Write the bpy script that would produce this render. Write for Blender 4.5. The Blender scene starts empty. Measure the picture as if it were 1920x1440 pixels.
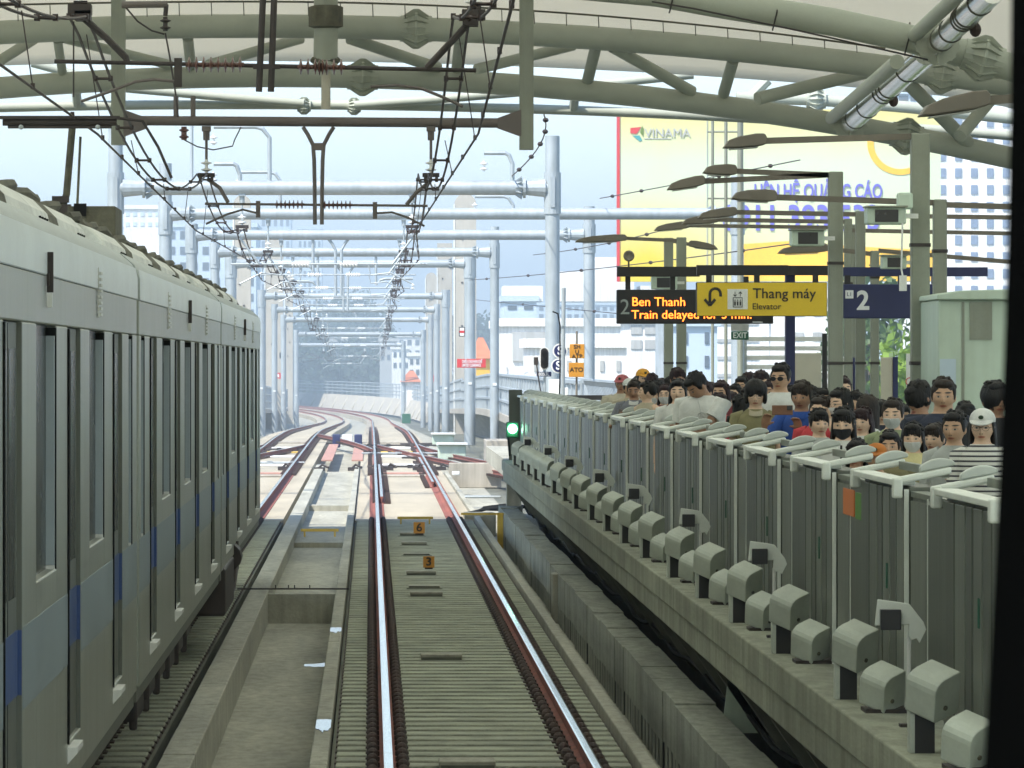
import bpy, bmesh, math, random
from mathutils import Vector, Matrix, Euler
random.seed(7)
R = math.radians
SC = bpy.context.scene
COL = SC.collection
# ------------------------------------------------------------------ camera
F = 10300.0; CX = 695.0; CY = 680.0; H = 2.92          # focal length in photo pixels, vanishing point, eye height above rail
cd = bpy.data.cameras.new('camera'); cam = bpy.data.objects.new('camera', cd); COL.objects.link(cam)
cam.location = (0, 0, H); cam.rotation_euler = (R(90), 0, 0)
cd.sensor_width = 36; cd.lens = 36 * F / 1920
cd.shift_x = (960 - CX) / 1920; cd.shift_y = -(720 - CY) / 1920
cd.clip_start = 0.1; cd.clip_end = 9000
cd.dof.use_dof = True; cd.dof.focus_distance = 75; cd.dof.aperture_fstop = 110
SC.camera = cam
# ------------------------------------------------------------------ sky, sun, exposure
SUN = Vector((-0.42, -0.42, 0.80)).normalized()
w = bpy.data.worlds.new("World"); SC.world = w; w.use_nodes = True
nt = w.node_tree; nt.nodes.clear()
sky = nt.nodes.new('ShaderNodeTexSky'); sky.sky_type = 'NISHITA'; sky.sun_disc = False
sky.sun_elevation = math.asin(SUN.z); sky.sun_rotation = math.atan2(SUN.x, SUN.y)
sky.air_density = 1.0; sky.dust_density = 0.6; sky.ozone_density = 1.0; sky.altitude = 0
bg = nt.nodes.new('ShaderNodeBackground'); bg.inputs[1].default_value = 0.15
wo = nt.nodes.new('ShaderNodeOutputWorld')
nt.links.new(sky.outputs[0], bg.inputs[0]); nt.links.new(bg.outputs[0], wo.inputs[0])
sl = bpy.data.lights.new('sun', 'SUN'); sl.energy = 3.6; sl.angle = R(0.5); sl.color = (1, 0.95, 0.86)
so = bpy.data.objects.new('sun', sl); COL.objects.link(so)
so.rotation_euler = SUN.to_track_quat('Z', 'Y').to_euler(); so.location = (0, 0, 60)
SC.view_settings.view_transform = 'Standard'; SC.view_settings.look = 'None'
SC.view_settings.exposure = 1.32; SC.view_settings.gamma = 1; SC.view_settings.use_curve_mapping = False
SC.render.engine = 'CYCLES'
SC.cycles.max_bounces = 7; SC.cycles.diffuse_bounces = 4; SC.cycles.glossy_bounces = 3
SC.cycles.transmission_bounces = 4; SC.cycles.volume_bounces = 0; SC.cycles.transparent_max_bounces = 8
SC.cycles.use_denoising = True

def PX(px, Y): return (px - CX) * Y / F
def PZ(py, Y): return H - (py - CY) * Y / F
def P(px, py, Y): return Vector((PX(px, Y), Y, PZ(py, Y)))
def col(r, g, b): return (r, g, b, 1)
# ------------------------------------------------------------------ materials
def mat(name, c, rough=0.7, metal=0.0, var=0.12, scale=3.0, bump=0.0, bscale=40, streak=0.0, c2=None, spec=0.5, stretch=(1, 1, 1), speck=0.0, emit=None, es=1.0, trans=0.0):
    m = bpy.data.materials.new(name); m.use_nodes = True
    n = m.node_tree.nodes; l = m.node_tree.links; b = n['Principled BSDF']
    b.inputs['Roughness'].default_value = rough; b.inputs['Metallic'].default_value = metal
    b.inputs['Specular IOR Level'].default_value = spec
    tc = n.new('ShaderNodeTexCoord'); mp = n.new('ShaderNodeMapping'); mp.inputs['Scale'].default_value = stretch
    geo = n.new('ShaderNodeNewGeometry')
    l.new(geo.outputs['Position'], mp.inputs[0])
    nz = n.new('ShaderNodeTexNoise'); nz.inputs['Scale'].default_value = scale; nz.inputs['Detail'].default_value = 7; nz.inputs['Roughness'].default_value = 0.65
    l.new(mp.outputs[0], nz.inputs['Vector'])
    cr = n.new('ShaderNodeValToRGB'); cr.color_ramp.elements[0].position = 0.3; cr.color_ramp.elements[1].position = 0.7
    d = c2 if c2 else tuple(max(0, x * (1 - 2.2 * var)) for x in c)
    cr.color_ramp.elements[0].color = (*d, 1); cr.color_ramp.elements[1].color = (*[min(1, x * (1 + var)) for x in c], 1)
    l.new(nz.outputs[0], cr.inputs[0]); out = cr.outputs[0]
    if streak:
        mp2 = n.new('ShaderNodeMapping'); mp2.inputs['Scale'].default_value = (6, 6 * stretch[1] ** .5, 0.35)
        l.new(geo.outputs['Position'], mp2.inputs[0])
        n2 = n.new('ShaderNodeTexNoise'); n2.inputs['Scale'].default_value = 1.6; n2.inputs['Detail'].default_value = 5
        l.new(mp2.outputs[0], n2.inputs['Vector'])
        r2 = n.new('ShaderNodeValToRGB'); r2.color_ramp.elements[0].position = 0.35; r2.color_ramp.elements[1].position = 0.62
        k = 1 - streak; r2.color_ramp.elements[0].color = (k, k, k * 0.97, 1); r2.color_ramp.elements[1].color = (1, 1, 1, 1)
        l.new(n2.outputs[0], r2.inputs[0])
        mx = n.new('ShaderNodeMix'); mx.data_type = 'RGBA'; mx.blend_type = 'MULTIPLY'; mx.inputs[0].default_value = 1
        l.new(out, mx.inputs[6]); l.new(r2.outputs[0], mx.inputs[7]); out = mx.outputs[2]
    if speck:
        n3 = n.new('ShaderNodeTexNoise'); n3.inputs['Scale'].default_value = 55; n3.inputs['Detail'].default_value = 3
        l.new(mp.outputs[0], n3.inputs['Vector'])
        r3 = n.new('ShaderNodeValToRGB'); r3.color_ramp.elements[0].position = 0.3; r3.color_ramp.elements[1].position = 0.7
        k = 1 - speck; r3.color_ramp.elements[0].color = (k, k, k, 1)
        l.new(n3.outputs[0], r3.inputs[0])
        mx = n.new('ShaderNodeMix'); mx.data_type = 'RGBA'; mx.blend_type = 'MULTIPLY'; mx.inputs[0].default_value = 1
        l.new(out, mx.inputs[6]); l.new(r3.outputs[0], mx.inputs[7]); out = mx.outputs[2]
    l.new(out, b.inputs['Base Color'])
    mr = n.new('ShaderNodeMapRange'); mr.inputs[3].default_value = max(0.03, rough - 0.1); mr.inputs[4].default_value = min(1, rough + 0.1)
    l.new(nz.outputs[0], mr.inputs[0]); l.new(mr.outputs[0], b.inputs['Roughness'])
    if bump:
        nb = n.new('ShaderNodeTexNoise'); nb.inputs['Scale'].default_value = bscale; nb.inputs['Detail'].default_value = 6
        l.new(mp.outputs[0], nb.inputs['Vector'])
        bp = n.new('ShaderNodeBump'); bp.inputs['Strength'].default_value = bump; bp.inputs['Distance'].default_value = 0.02
        l.new(nb.outputs[0], bp.inputs['Height']); l.new(bp.outputs[0], b.inputs['Normal'])
    if emit:
        b.inputs['Emission Color'].default_value = (*emit, 1); b.inputs['Emission Strength'].default_value = es
    if trans:
        tr = n.new('ShaderNodeBsdfTranslucent'); tr.inputs[0].default_value = (*c, 1)
        ms = n.new('ShaderNodeMixShader'); ms.inputs[0].default_value = trans
        o = n['Material Output']; l.new(b.outputs[0], ms.inputs[1]); l.new(tr.outputs[0], ms.inputs[2]); l.new(ms.outputs[0], o.inputs[0])
    return m
M = {}
M['conc'] = mat('concrete', (0.43, 0.42, 0.345), 0.85, var=0.16, scale=1.6, bump=0.25, bscale=25, streak=0.25, speck=0.12, stretch=(1, .14, 1))
M['conc_pale'] = mat('pale_concrete', (0.43, 0.395, 0.33), 0.85, var=0.12, scale=0.7, bump=0.15, bscale=12, streak=0.22, stretch=(1, .14, 1))
M['conc_dark'] = mat('dirty_concrete', (0.15, 0.155, 0.12), 0.9, var=0.25, scale=1.1, bump=0.3, bscale=18, speck=0.15, stretch=(1, .14, 1))  # base darkened to paint shade into the gaps between sleepers
M['slab'] = mat('track_slab', (0.42, 0.375, 0.28), 0.88, var=0.12, scale=0.9, bump=0.2, bscale=14, speck=0.1, stretch=(1, .14, 1))
M['sleeper'] = mat('sleeper_concrete', (0.38, 0.40, 0.31), 0.9, var=0.2, scale=2.3, bump=0.3, bscale=30, speck=0.2)
M['rust'] = mat('rusty_rail_side', (0.27, 0.085, 0.06), 0.85, var=0.2, scale=3, bump=0.2, c2=(0.14, 0.05, 0.038))
M['rustpale'] = mat('faded_red_board', (.42, .23, .18), .85, var=.12)
M['steel'] = mat('polished_rail_head', (0.62, 0.63, 0.62), 0.13, metal=1.0, var=0.06, scale=5)
M['clip'] = mat('rail_clip_iron', (0.055, 0.032, 0.026), 0.8, var=0.3, scale=8)
M['green'] = mat('sage_green_paint', (0.39, 0.415, 0.345), 0.55, var=0.07, scale=1.0, bump=0.06, bscale=60, speck=0.10)
M['greenpost'] = mat('sage_post_paint', (0.27, 0.29, 0.235), 0.6, var=0.08, scale=1.2, speck=0.08, streak=0.12)
M['galv'] = mat('galvanised_steel', (0.38, 0.425, 0.45), 0.5, metal=0.25, var=0.08, scale=1.4, streak=0.12)
M['duct'] = mat('silver_duct', (0.70, 0.70, 0.67), 0.16, metal=1.0, var=0.06, scale=3)
M['dark'] = mat('dark_hardware', (0.045, 0.035, 0.032), 0.6, metal=0.2, var=0.2, scale=4)
M['wire'] = mat('copper_wire', (0.05, 0.033, 0.03), 0.6, metal=0.3, var=0.15, scale=3)
M['brown'] = mat('brown_grey_beam', (0.13, 0.11, 0.10), 0.55, var=0.1, scale=2)
M['ceramic'] = mat('insulator_ceramic', (0.75, 0.76, 0.74), 0.25, var=0.05)
M['ceramic_d'] = mat('brown_insulator', (0.13, 0.06, 0.045), 0.3, var=0.1)
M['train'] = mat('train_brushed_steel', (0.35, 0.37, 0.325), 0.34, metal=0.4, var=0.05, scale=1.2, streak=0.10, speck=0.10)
M['train_roof'] = mat('train_roof_paint', (0.62, 0.67, 0.66), 0.35, metal=0.0, var=0.07, scale=1.2, speck=0.06)  # lighter tone puts reflected skylight into the cantrail colour
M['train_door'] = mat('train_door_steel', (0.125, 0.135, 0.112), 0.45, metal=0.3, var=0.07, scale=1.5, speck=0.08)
M['roofgrey'] = mat('train_roof_grey', (0.38, 0.42, 0.41), 0.45, metal=0.1, var=0.10, scale=1.5, speck=0.15)
M['jamb'] = mat('window_jamb', (0.33, 0.39, 0.42), 0.4, metal=0.1, var=0.05)
M['band'] = mat('pale_blue_band', (0.27, 0.325, 0.345), 0.4, metal=0.3, var=0.08, scale=1.0, speck=0.08)  # pale blue paints a bluish reflection onto the car side
M['blue'] = mat('deep_blue_stripe', (0.018, 0.055, 0.19), 0.4, var=0.08)
M['glass'] = mat('dark_train_glass', (0.03, 0.033, 0.03), 0.25, var=0.1, spec=0.12)
M['rubber'] = mat('black_rubber', (0.012, 0.012, 0.012), 0.85, var=0.2, spec=0.15)
M['white'] = mat('white_paint', (0.72, 0.73, 0.70), 0.5, var=0.05, speck=0.05)
M['gearw'] = mat('pale_roof_fairing', (0.72, 0.73, 0.68), 0.55, var=0.14, scale=3, speck=0.12)
M['geard'] = mat('grimy_roof_gear', (0.12, 0.115, 0.08), 0.8, var=0.3, scale=4, bump=0.4)
M['gate'] = mat('gate_steel', (0.12, 0.135, 0.108), 0.42, metal=0.2, var=0.10, scale=1.3, streak=0.28, speck=0.06)
M['gate2'] = mat('gate_steel_light', (0.19, 0.21, 0.175), 0.42, metal=0.2, var=0.10, scale=1.5, streak=0.2)
M['cap'] = mat('gate_cap_plastic', (0.70, 0.74, 0.68), 0.42, var=0.06, scale=2.5)
M['lobe'] = mat('gate_cap_grey', (0.50, 0.54, 0.50), 0.4, var=0.06)
M['sensor'] = mat('sensor_hood_paint', (0.50, 0.54, 0.47), 0.5, var=0.09, scale=4, speck=0.06)
M['screen'] = mat('black_screen', (0.012, 0.012, 0.014), 0.3, var=0.05)
M['platform'] = mat('platform_concrete', (0.33, 0.345, 0.265), 0.88, var=0.2, scale=0.9, bump=0.25, bscale=20, streak=0.3, speck=0.12, stretch=(1, .14, 1))
M['duct_c'] = mat('precast_duct_concrete', (0.33, 0.345, 0.285), 0.9, var=0.22, scale=1.7, bump=0.3, streak=0.3, speck=0.12, stretch=(1, .14, 1))
M['memb'] = mat('roof_membrane', (0.78, 0.755, 0.665), 0.8, var=0.03, scale=0.3, trans=0.53)
M['yellow'] = mat('sign_yellow', (0.72, 0.50, 0.02), 0.5, var=0.03)
M['yellowp'] = mat('yellow_paint', (0.62, 0.42, 0.06), 0.6, var=0.12)
M['orange'] = mat('orange_plate', (0.50, 0.22, 0.02), 0.55, var=0.05)
M['navy'] = mat('navy_panel', (0.014, 0.02, 0.09), 0.5, var=0.05)
M['black'] = mat('black_panel', (0.012, 0.011, 0.011), 0.55, var=0.05)
M['ink'] = mat('black_lettering', (0.015, 0.013, 0.012), 0.6, var=0.02)
M['wlet'] = mat('white_lettering', (0.75, 0.77, 0.78), 0.6, var=0.02)
M['grlet'] = mat('grey_lettering', (0.30, 0.34, 0.33), 0.6, var=0.02)
M['led'] = mat('lit_led_lettering', (0.8, 0.2, 0.02), 0.6, var=0.0, emit=(1.0, 0.17, 0.02), es=2.2)
M['exit'] = mat('exit_green', (0.02, 0.11, 0.06), 0.5, var=0.04)
M['red'] = mat('red_plate', (0.55, 0.03, 0.03), 0.5, var=0.05)
M['glow'] = mat('lit_green_signal', (0.2, 1, 0.5), 0.4, var=0, emit=(0.35, 1.0, 0.6), es=14)
M['puddle'] = mat('water_film', (0.05, 0.05, 0.05), 0.06, var=0.0, spec=1.0)  # mirror-like gloss for the patches that imitate sun glints
M['lamp'] = mat('lamp_housing', (0.17, 0.15, 0.12), 0.6, var=0.1)
M['booth'] = mat('pale_green_cladding', (0.50, 0.60, 0.50), 0.5, var=0.06, scale=2, streak=0.1)
M['cream'] = mat('cream_panel', (0.50, 0.47, 0.38), 0.6, var=0.05)
M['bwhite'] = mat('white_wall', (0.86, 0.85, 0.82), 0.8, var=0.08, scale=0.25, streak=0.22)
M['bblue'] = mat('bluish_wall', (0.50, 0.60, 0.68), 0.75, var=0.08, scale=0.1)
M['bgrey'] = mat('grey_wall', (0.45, 0.46, 0.45), 0.8, var=0.08, scale=0.2, streak=0.15)
M['bbeige'] = mat('beige_pylon_concrete', (0.44, 0.41, 0.35), 0.85, var=0.06, scale=0.5, streak=0.12)
M['win'] = mat('window_glass', (0.10, 0.13, 0.16), 0.25, var=0.1)
M['bwin'] = mat('blue_window', (.20, .26, .36), .4, var=.1)
M['tile'] = mat('terracotta_tile', (0.55, 0.17, 0.07), 0.8, var=0.12, scale=1.5)
M['ground'] = mat('city_ground', (0.16, 0.17, 0.12), 0.95, var=0.25, scale=0.02)
M['bark'] = mat('bark', (0.13, 0.10, 0.07), 0.9, var=0.2)
def leafmat(name, a, b):
    m = mat(name, a, 0.6, var=0.1, scale=0.6, c2=b, trans=0.35); return m
M['leaf'] = leafmat('leaf_green', (0.10, 0.17, 0.03), (0.035, 0.075, 0.018))
M['leaf2'] = leafmat('dark_leaf_green', (0.04, 0.085, 0.035), (0.012, 0.034, 0.02))
M['leaf3'] = leafmat('young_leaf_green', (0.22, 0.34, 0.03), (0.08, 0.15, 0.02))
# ------------------------------------------------------------------ mesh helpers
class MB:
    def __init__(s): s.v = []; s.f = []
    def add(s, vs, fs):
        o = len(s.v); s.v += [tuple(v) for v in vs]; s.f += [tuple(i + o for i in f) for f in fs]; return s
    def box(s, x0, x1, y0, y1, z0, z1, M4=None):
        vs = [Vector((x, y, z)) for z in (z0, z1) for y in (y0, y1) for x in (x0, x1)]
        if M4: vs = [M4 @ v for v in vs]
        return s.add(vs, [(0, 2, 3, 1), (4, 5, 7, 6), (0, 1, 5, 4), (1, 3, 7, 5), (3, 2, 6, 7), (2, 0, 4, 6)])
    def cbox(s, c, sx, sy, sz, M4=None):
        x, y, z = c; return s.box(x - sx / 2, x + sx / 2, y - sy / 2, y + sy / 2, z - sz / 2, z + sz / 2, M4)
    def loft(s, rings, cap=True, closed=True):
        n = len(rings[0]); o = len(s.v)
        for r in rings: s.v += [tuple(v) for v in r]
        for i in range(len(rings) - 1):
            for j in range(n if closed else n - 1):
                a = o + i * n + j; b = o + i * n + (j + 1) % n; s.f.append((a, b, b + n, a + n))
        if cap and closed:
            s.f.append(tuple(o + j for j in range(n))[::-1]); s.f.append(tuple(o + (len(rings) - 1) * n + j for j in range(n)))
        return s
    def tube(s, pts, r, n=8, cap=True):
        pts = [Vector(p) for p in pts]; rs = r if isinstance(r, (list, tuple)) else [r] * len(pts)
        rings = []; u = None
        for i, p in enumerate(pts):
            d = (pts[min(i + 1, len(pts) - 1)] - pts[max(i - 1, 0)])
            if d.length < 1e-9: d = Vector((0, 0, 1))
            d.normalize()
            if u is None:
                u = d.cross(Vector((0, 0, 1)) if abs(d.z) < 0.9 else Vector((1, 0, 0))).normalized()
            else:
                u = (u - d * u.dot(d)).normalized()
            v = d.cross(u)
            rings.append([p + (u * math.cos(2 * math.pi * k / n) + v * math.sin(2 * math.pi * k / n)) * rs[i] for k in range(n)])
        return s.loft(rings, cap)
    def bar(s, a, b, w, h=None):   # square bar a->b, w across, h up
        a = Vector(a); b = Vector(b); h = h or w; d = (b - a).normalized()
        u = d.cross(Vector((0, 0, 1)) if abs(d.z) < 0.95 else Vector((0, 1, 0))).normalized(); v = u.cross(d)
        rings = [[p + u * (sx * w / 2) + v * (sy * h / 2) for sx, sy in ((-1, -1), (1, -1), (1, 1), (-1, 1))] for p in (a, b)]
        return s.loft(rings)
    def prism(s, poly, axis, a, b):   # polygon in the plane perpendicular to axis
        def mk(p, t):
            return {'x': (t, p[0], p[1]), 'y': (p[0], t, p[1]), 'z': (p[0], p[1], t)}[axis]
        return s.loft([[mk(p, a) for p in poly], [mk(p, b) for p in poly]])
    def ell(s, c, r, nu=14, nv=9, M4=None, fn=None):
        c = Vector(c); rings = []
        for i in range(1, nv):
            t = math.pi * i / nv - math.pi / 2
            ring = []
            for k in range(nu):
                a = 2 * math.pi * k / nu
                p = Vector((math.cos(t) * math.cos(a) * r[0], math.cos(t) * math.sin(a) * r[1], math.sin(t) * r[2]))
                if fn: p = fn(p)
                ring.append(p)
            rings.append(ring)
        bot = Vector((0, 0, -r[2])); top = Vector((0, 0, r[2]))
        if fn: bot = fn(bot); top = fn(top)
        o = len(s.v); T = (lambda p: (M4 @ p) + c) if M4 else (lambda p: p + c)
        s.v += [tuple(T(p)) for rg in rings for p in rg] + [tuple(T(bot)), tuple(T(top))]
        m = len(rings)
        for i in range(m - 1):
            for k in range(nu):
                a = o + i * nu + k; b = o + i * nu + (k + 1) % nu; s.f.append((a, b, b + nu, a + nu))
        for k in range(nu):
            s.f.append((o + m * nu, o + (k + 1) % nu, o + k)); s.f.append((o + m * nu + 1, o + (m - 1) * nu + k, o + (m - 1) * nu + (k + 1) % nu))
        return s
    def lathe(s, c, prof, n=10, ax='z'):   # prof: (r, t) along ax
        c = Vector(c); rings = []
        for r, t in prof:
            rg = []
            for k in range(n):
                a = 2 * math.pi * k / n; x, y = r * math.cos(a), r * math.sin(a)
                rg.append(c + Vector({'z': (x, y, t), 'y': (x, t, y), 'x': (t, x, y)}[ax]))
            rings.append(rg)
        return s.loft(rings)
    def mesh(s, name):
        me = bpy.data.meshes.new(name); me.from_pydata(s.v, [], s.f); me.validate(); me.update()
        bm = bmesh.new(); bm.from_mesh(me); bmesh.ops.recalc_face_normals(bm, faces=bm.faces); bm.to_mesh(me); bm.free()
        return me
    def build(s, name, m, parent=None, smooth=False, bevel=0.0, label=None):
        me = s.mesh(name); me.materials.append(M[m] if isinstance(m, str) else m)
        if smooth: me.shade_smooth()
        o = bpy.data.objects.new(name, me); COL.objects.link(o)
        if parent is not None:
            o.parent = parent
        if bevel:
            b = o.modifiers.new('bevel', 'BEVEL'); b.width = bevel; b.segments = 2; b.limit_method = 'ANGLE'; b.angle_limit = R(40)
            o.modifiers.new('wn', 'WEIGHTED_NORMAL') if smooth else None
        if smooth and not bevel and hasattr(me, 'set_sharp_from_angle'): me.set_sharp_from_angle(angle=R(50))
        if label: o['label'] = label
        return o
def tag(o, label, cat, group=None, kind=None):
    o['label'] = label; o['category'] = cat
    if group: o['group'] = group
    if kind: o['kind'] = kind
    return o
def thing(name, label, cat, loc=(0, 0, 0), rz=0.0, group=None):
    o = bpy.data.objects.new(name, None); o.empty_display_size = 0.2; COL.objects.link(o)
    o.location = loc; o.rotation_euler = (0, 0, rz)
    return tag(o, label, cat, group)
def struct(o): o['kind'] = 'structure'; return o
def kids(o): return [c for c in COL.objects if c.parent == o]
KID = {}
def reg(root):
    KID[root.name] = [(c, [(g) for g in kids(c)]) for c in kids(root)]
def dup(root, loc, rz=None, label=None, group=None, scale=None):
    r = root.copy(); COL.objects.link(r); r.location = loc
    if rz is not None: r.rotation_euler = (0, 0, rz)
    if scale: r.scale = scale
    if label: r['label'] = label
    if group: r['group'] = group
    for c, gs in KID[root.name]:
        d = c.copy(); COL.objects.link(d); d.parent = r
        for g in gs:
            e = g.copy(); COL.objects.link(e); e.parent = d
    return r
ORD = ['', 'first', 'second', 'third', 'fourth', 'fifth', 'sixth', 'seventh', 'eighth', 'ninth', 'tenth', 'eleventh', 'twelfth', 'thirteenth', 'fourteenth', 'fifteenth', 'sixteenth', 'seventeenth', 'eighteenth', 'nineteenth', 'twentieth', 'twenty-first', 'twenty-second', 'twenty-third', 'twenty-fourth', 'twenty-fifth', 'twenty-sixth', 'twenty-seventh', 'twenty-eighth', 'twenty-ninth', 'thirtieth']
def ordn(i):
    if i < len(ORD): return ORD[i]
    t = {3: 'thirty', 4: 'forty'}[i // 10]; r_ = i % 10
    return (t[:-1] + 'ieth') if r_ == 0 else t + '-' + ORD[r_]
def text(body, m, parent, x, y, z, size, name='lettering', align='LEFT', sx=1.0, off=0.0, ext=0.002):
    c = bpy.data.curves.new(name, 'FONT'); c.body = body; c.size = size; c.align_x = align; c.align_y = 'CENTER'
    c.extrude = ext; c.offset = off; c.resolution_u = 4
    o = bpy.data.objects.new(name, c); COL.objects.link(o); c.materials.append(M[m])
    o.rotation_euler = (R(90), 0, 0); o.location = (x, y, z); o.scale = (sx, 1, 1)
    me = bpy.data.meshes.new_from_object(o); me.name = name; bpy.data.objects.remove(o)
    me.transform(Matrix.Translation((x, y, z)) @ Matrix.Rotation(R(90), 4, 'X') @ Matrix.Diagonal((sx, 1, 1, 1)))
    o = bpy.data.objects.new(name, me); COL.objects.link(o)
    o.parent = parent; return o
# ------------------------------------------------------------------ track alignment (drops away, then curves left)
MID = -1.06
def prof(Y):
    z = 0.0
    def q(t, c, h):   # smooth ramp: integral of a softened step at c
        return 0 if t < c - h else ((t - c + h) ** 2 / (4 * h) if t < c + h else t - c)
    return -0.0089 * (q(Y, 235, 30) - q(Y, 450, 30))
def path(off, Y, z=0.0):   # a point 'off' metres right of the line's middle at station Y
    if Y <= 455: return Vector((MID + off, Y, prof(Y) + z))
    Rr = 1400.0; a = (Y - 455) / Rr
    return Vector((MID - Rr + (Rr + off) * math.cos(a), 455 + (Rr + off) * math.sin(a), prof(Y) + z))
STA = [20 + 10 * i for i in range(22)] + [235 + 7 * i for i in range(32)] + [457 + 10 * i for i in range(45)]
def sweep(mb, sec, y0, y1, z=0.0):
    ys = [y0] + [y for y in STA if y0 < y < y1] + [y1]
    mb.loft([[path(x, y, zz + z) for x, zz in sec] for y in ys]); return mb
def rect(x0, x1, z0, z1): return [(x0, z0), (x1, z0), (x1, z1), (x0, z1)]
O = lambda x: x - MID      # world X -> offset
def settle(root):   # parts were modelled in world coordinates: keep them there under a root placed at the thing's base
    for c in kids(root): c.location = c.location - root.location
# ================================================================== SETTING
struct(MB().box(-2500, 2500, -400, 6000, -12.0, -11.5).build('ground', 'ground'))
# viaduct deck: troughs and plinths are real steps
deck = MB()
sweep(deck, rect(O(-9.5), O(3.1), -2.2, -0.50), 10, 900)
struct(deck.build('viaduct_deck', 'conc'))
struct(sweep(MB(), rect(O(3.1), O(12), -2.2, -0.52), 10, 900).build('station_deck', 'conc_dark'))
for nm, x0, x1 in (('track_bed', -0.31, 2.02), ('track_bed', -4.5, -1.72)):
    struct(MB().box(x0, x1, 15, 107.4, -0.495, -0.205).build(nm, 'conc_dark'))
    struct(sweep(MB(), rect(O(x0), O(x1), -0.495, -0.165), 107.4, 880).build('track_slab', 'slab'))
# kerbs (each cast length is one kerb stone)
def kerb_run(x0, x1, zt, y0, y1, step, label, grp, m='conc'):
    y = y0; i = 0; me = None
    while y < y1:
        L = step
        if me is None:
            o = MB().box(x0, x1, 0, L - 0.012, -0.5, zt).build('kerb_block', m, bevel=0.012); me = o
        else:
            o = me.copy(); COL.objects.link(o)
        o.location = (0, y, random.uniform(-0.004, 0.004)); tag(o, label, 'kerb', grp); y += step; i += 1
kerb_run(-0.46, -0.325, -0.09, 36, 160, 2.6, 'narrow concrete kerb block edging the drain trough beside the near track', 'kerb blocks along the trough by the near track')
kerb_run(-1.60, -1.345, -0.09, 36, 160, 3.1, 'broad concrete kerb block edging the trough beside the train', 'kerb blocks along the trough by the train')
kerb_run(2.035, 2.15, -0.10, 36, 150, 3.4, 'flat concrete kerb block between the sleepers and the platform gutter', 'kerb blocks by the platform gutter')
tr = MB()
tr.box(-1.345, -0.46, 72.3, 88, -0.5, -0.30).box(-1.345, -0.46, 88.0, 96.5, -0.5, -0.33).box(-1.345, -0.46, 96.5, 104, -0.5, -0.24)
tr.box(-1.345, -0.46, 104, 120, -0.5, -0.32).box(-1.345, -0.46, 120, 121, -0.5, -0.2).box(-1.345, -0.46, 121, 160, -0.5, -0.30)
tr.box(-1.345, -0.46, 72.0, 72.3, -0.5, -0.115)
struct(tr.build('drain_trough', 'conc'))
c = MB().tube([(-1.75, 72.15, -0.05), (-0.28, 72.15, -0.05)], 0.012, 6)
for x in (-1.25, -1.08, -1.0, -0.8): c.tube([(x, 72.15, -0.05), (x, 72.15, 0.0)], 0.008, 5)
tag(c.build('cable_bar', 'dark'), 'thin dark bar laid across the drain trough with small upright pins', 'bar')
for i, (x0, x1, py, dy, z) in enumerate([(-.455, -.33, 1357, 1.0, -.086), (-.455, -.33, 1180, .8, -.086), (-.75, -.463, 1246, .7, -.495)]):  # glossy patches added in place of sun patches on kerb and trough
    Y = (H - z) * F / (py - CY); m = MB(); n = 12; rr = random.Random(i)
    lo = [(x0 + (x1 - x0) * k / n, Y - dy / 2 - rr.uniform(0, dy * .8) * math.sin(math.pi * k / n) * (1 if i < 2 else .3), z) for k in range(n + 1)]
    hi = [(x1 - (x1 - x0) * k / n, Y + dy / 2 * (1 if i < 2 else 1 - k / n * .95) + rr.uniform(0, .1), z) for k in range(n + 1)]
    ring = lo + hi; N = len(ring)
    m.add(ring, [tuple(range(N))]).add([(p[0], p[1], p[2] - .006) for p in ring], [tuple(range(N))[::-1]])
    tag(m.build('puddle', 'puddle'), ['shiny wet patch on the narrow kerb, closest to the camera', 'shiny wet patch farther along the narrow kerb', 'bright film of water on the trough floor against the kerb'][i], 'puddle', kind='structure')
# ------------------------------------------------------------------ sleepers with rail fastenings
def sleeper_proto(x0, x1, rails, grp, label):
    root = thing('sleeper', label, 'sleeper', (0, 0, 0), 0, grp)
    MB().box(x0, x1, -0.17, 0.17, -0.24, -0.165).build('slab', 'sleeper', root, bevel=0.012)
    MB().box(x0 - .012, x1 + .012, -0.20, 0.182, -0.245, -0.182).build('rubber_boot', 'clip', root)  # dark skirt added to paint the shaded gap around the sleeper
    for r in rails:
        b = MB()
        b.box(r - 0.17, r + 0.17, -0.11, 0.11, -0.165, -0.150)
        for s in (-1, 1):
            b.ell((r + s * 0.115, 0, -0.125), (0.048, 0.085, 0.048), 8, 6)
            b.cbox((r + s * 0.085, 0, -0.125), 0.05, 0.05, 0.035)
        b.build('rail_fastening', 'clip', root)
    reg(root); return root
SL = 0.60
for x0, x1, rails, y0, grp, lab in ((-0.27, 2.0, (0.13, 1.64), 38.0, 'sleepers under the near track', 'grey concrete sleeper of the open track in the shade of the roof'),
                                    (-4.2, -1.76, (-3.75, -2.25), 38.0, 'sleepers under the train track', 'grey concrete sleeper under the train with its end showing')):
    s0 = sleeper_proto(x0, x1, rails, grp, lab); y = y0; first = True
    while y < 107:
        if first: s0.location = (0, y, 0); first = False
        else: dup(s0, (0, y, 0))
        y += SL
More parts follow.
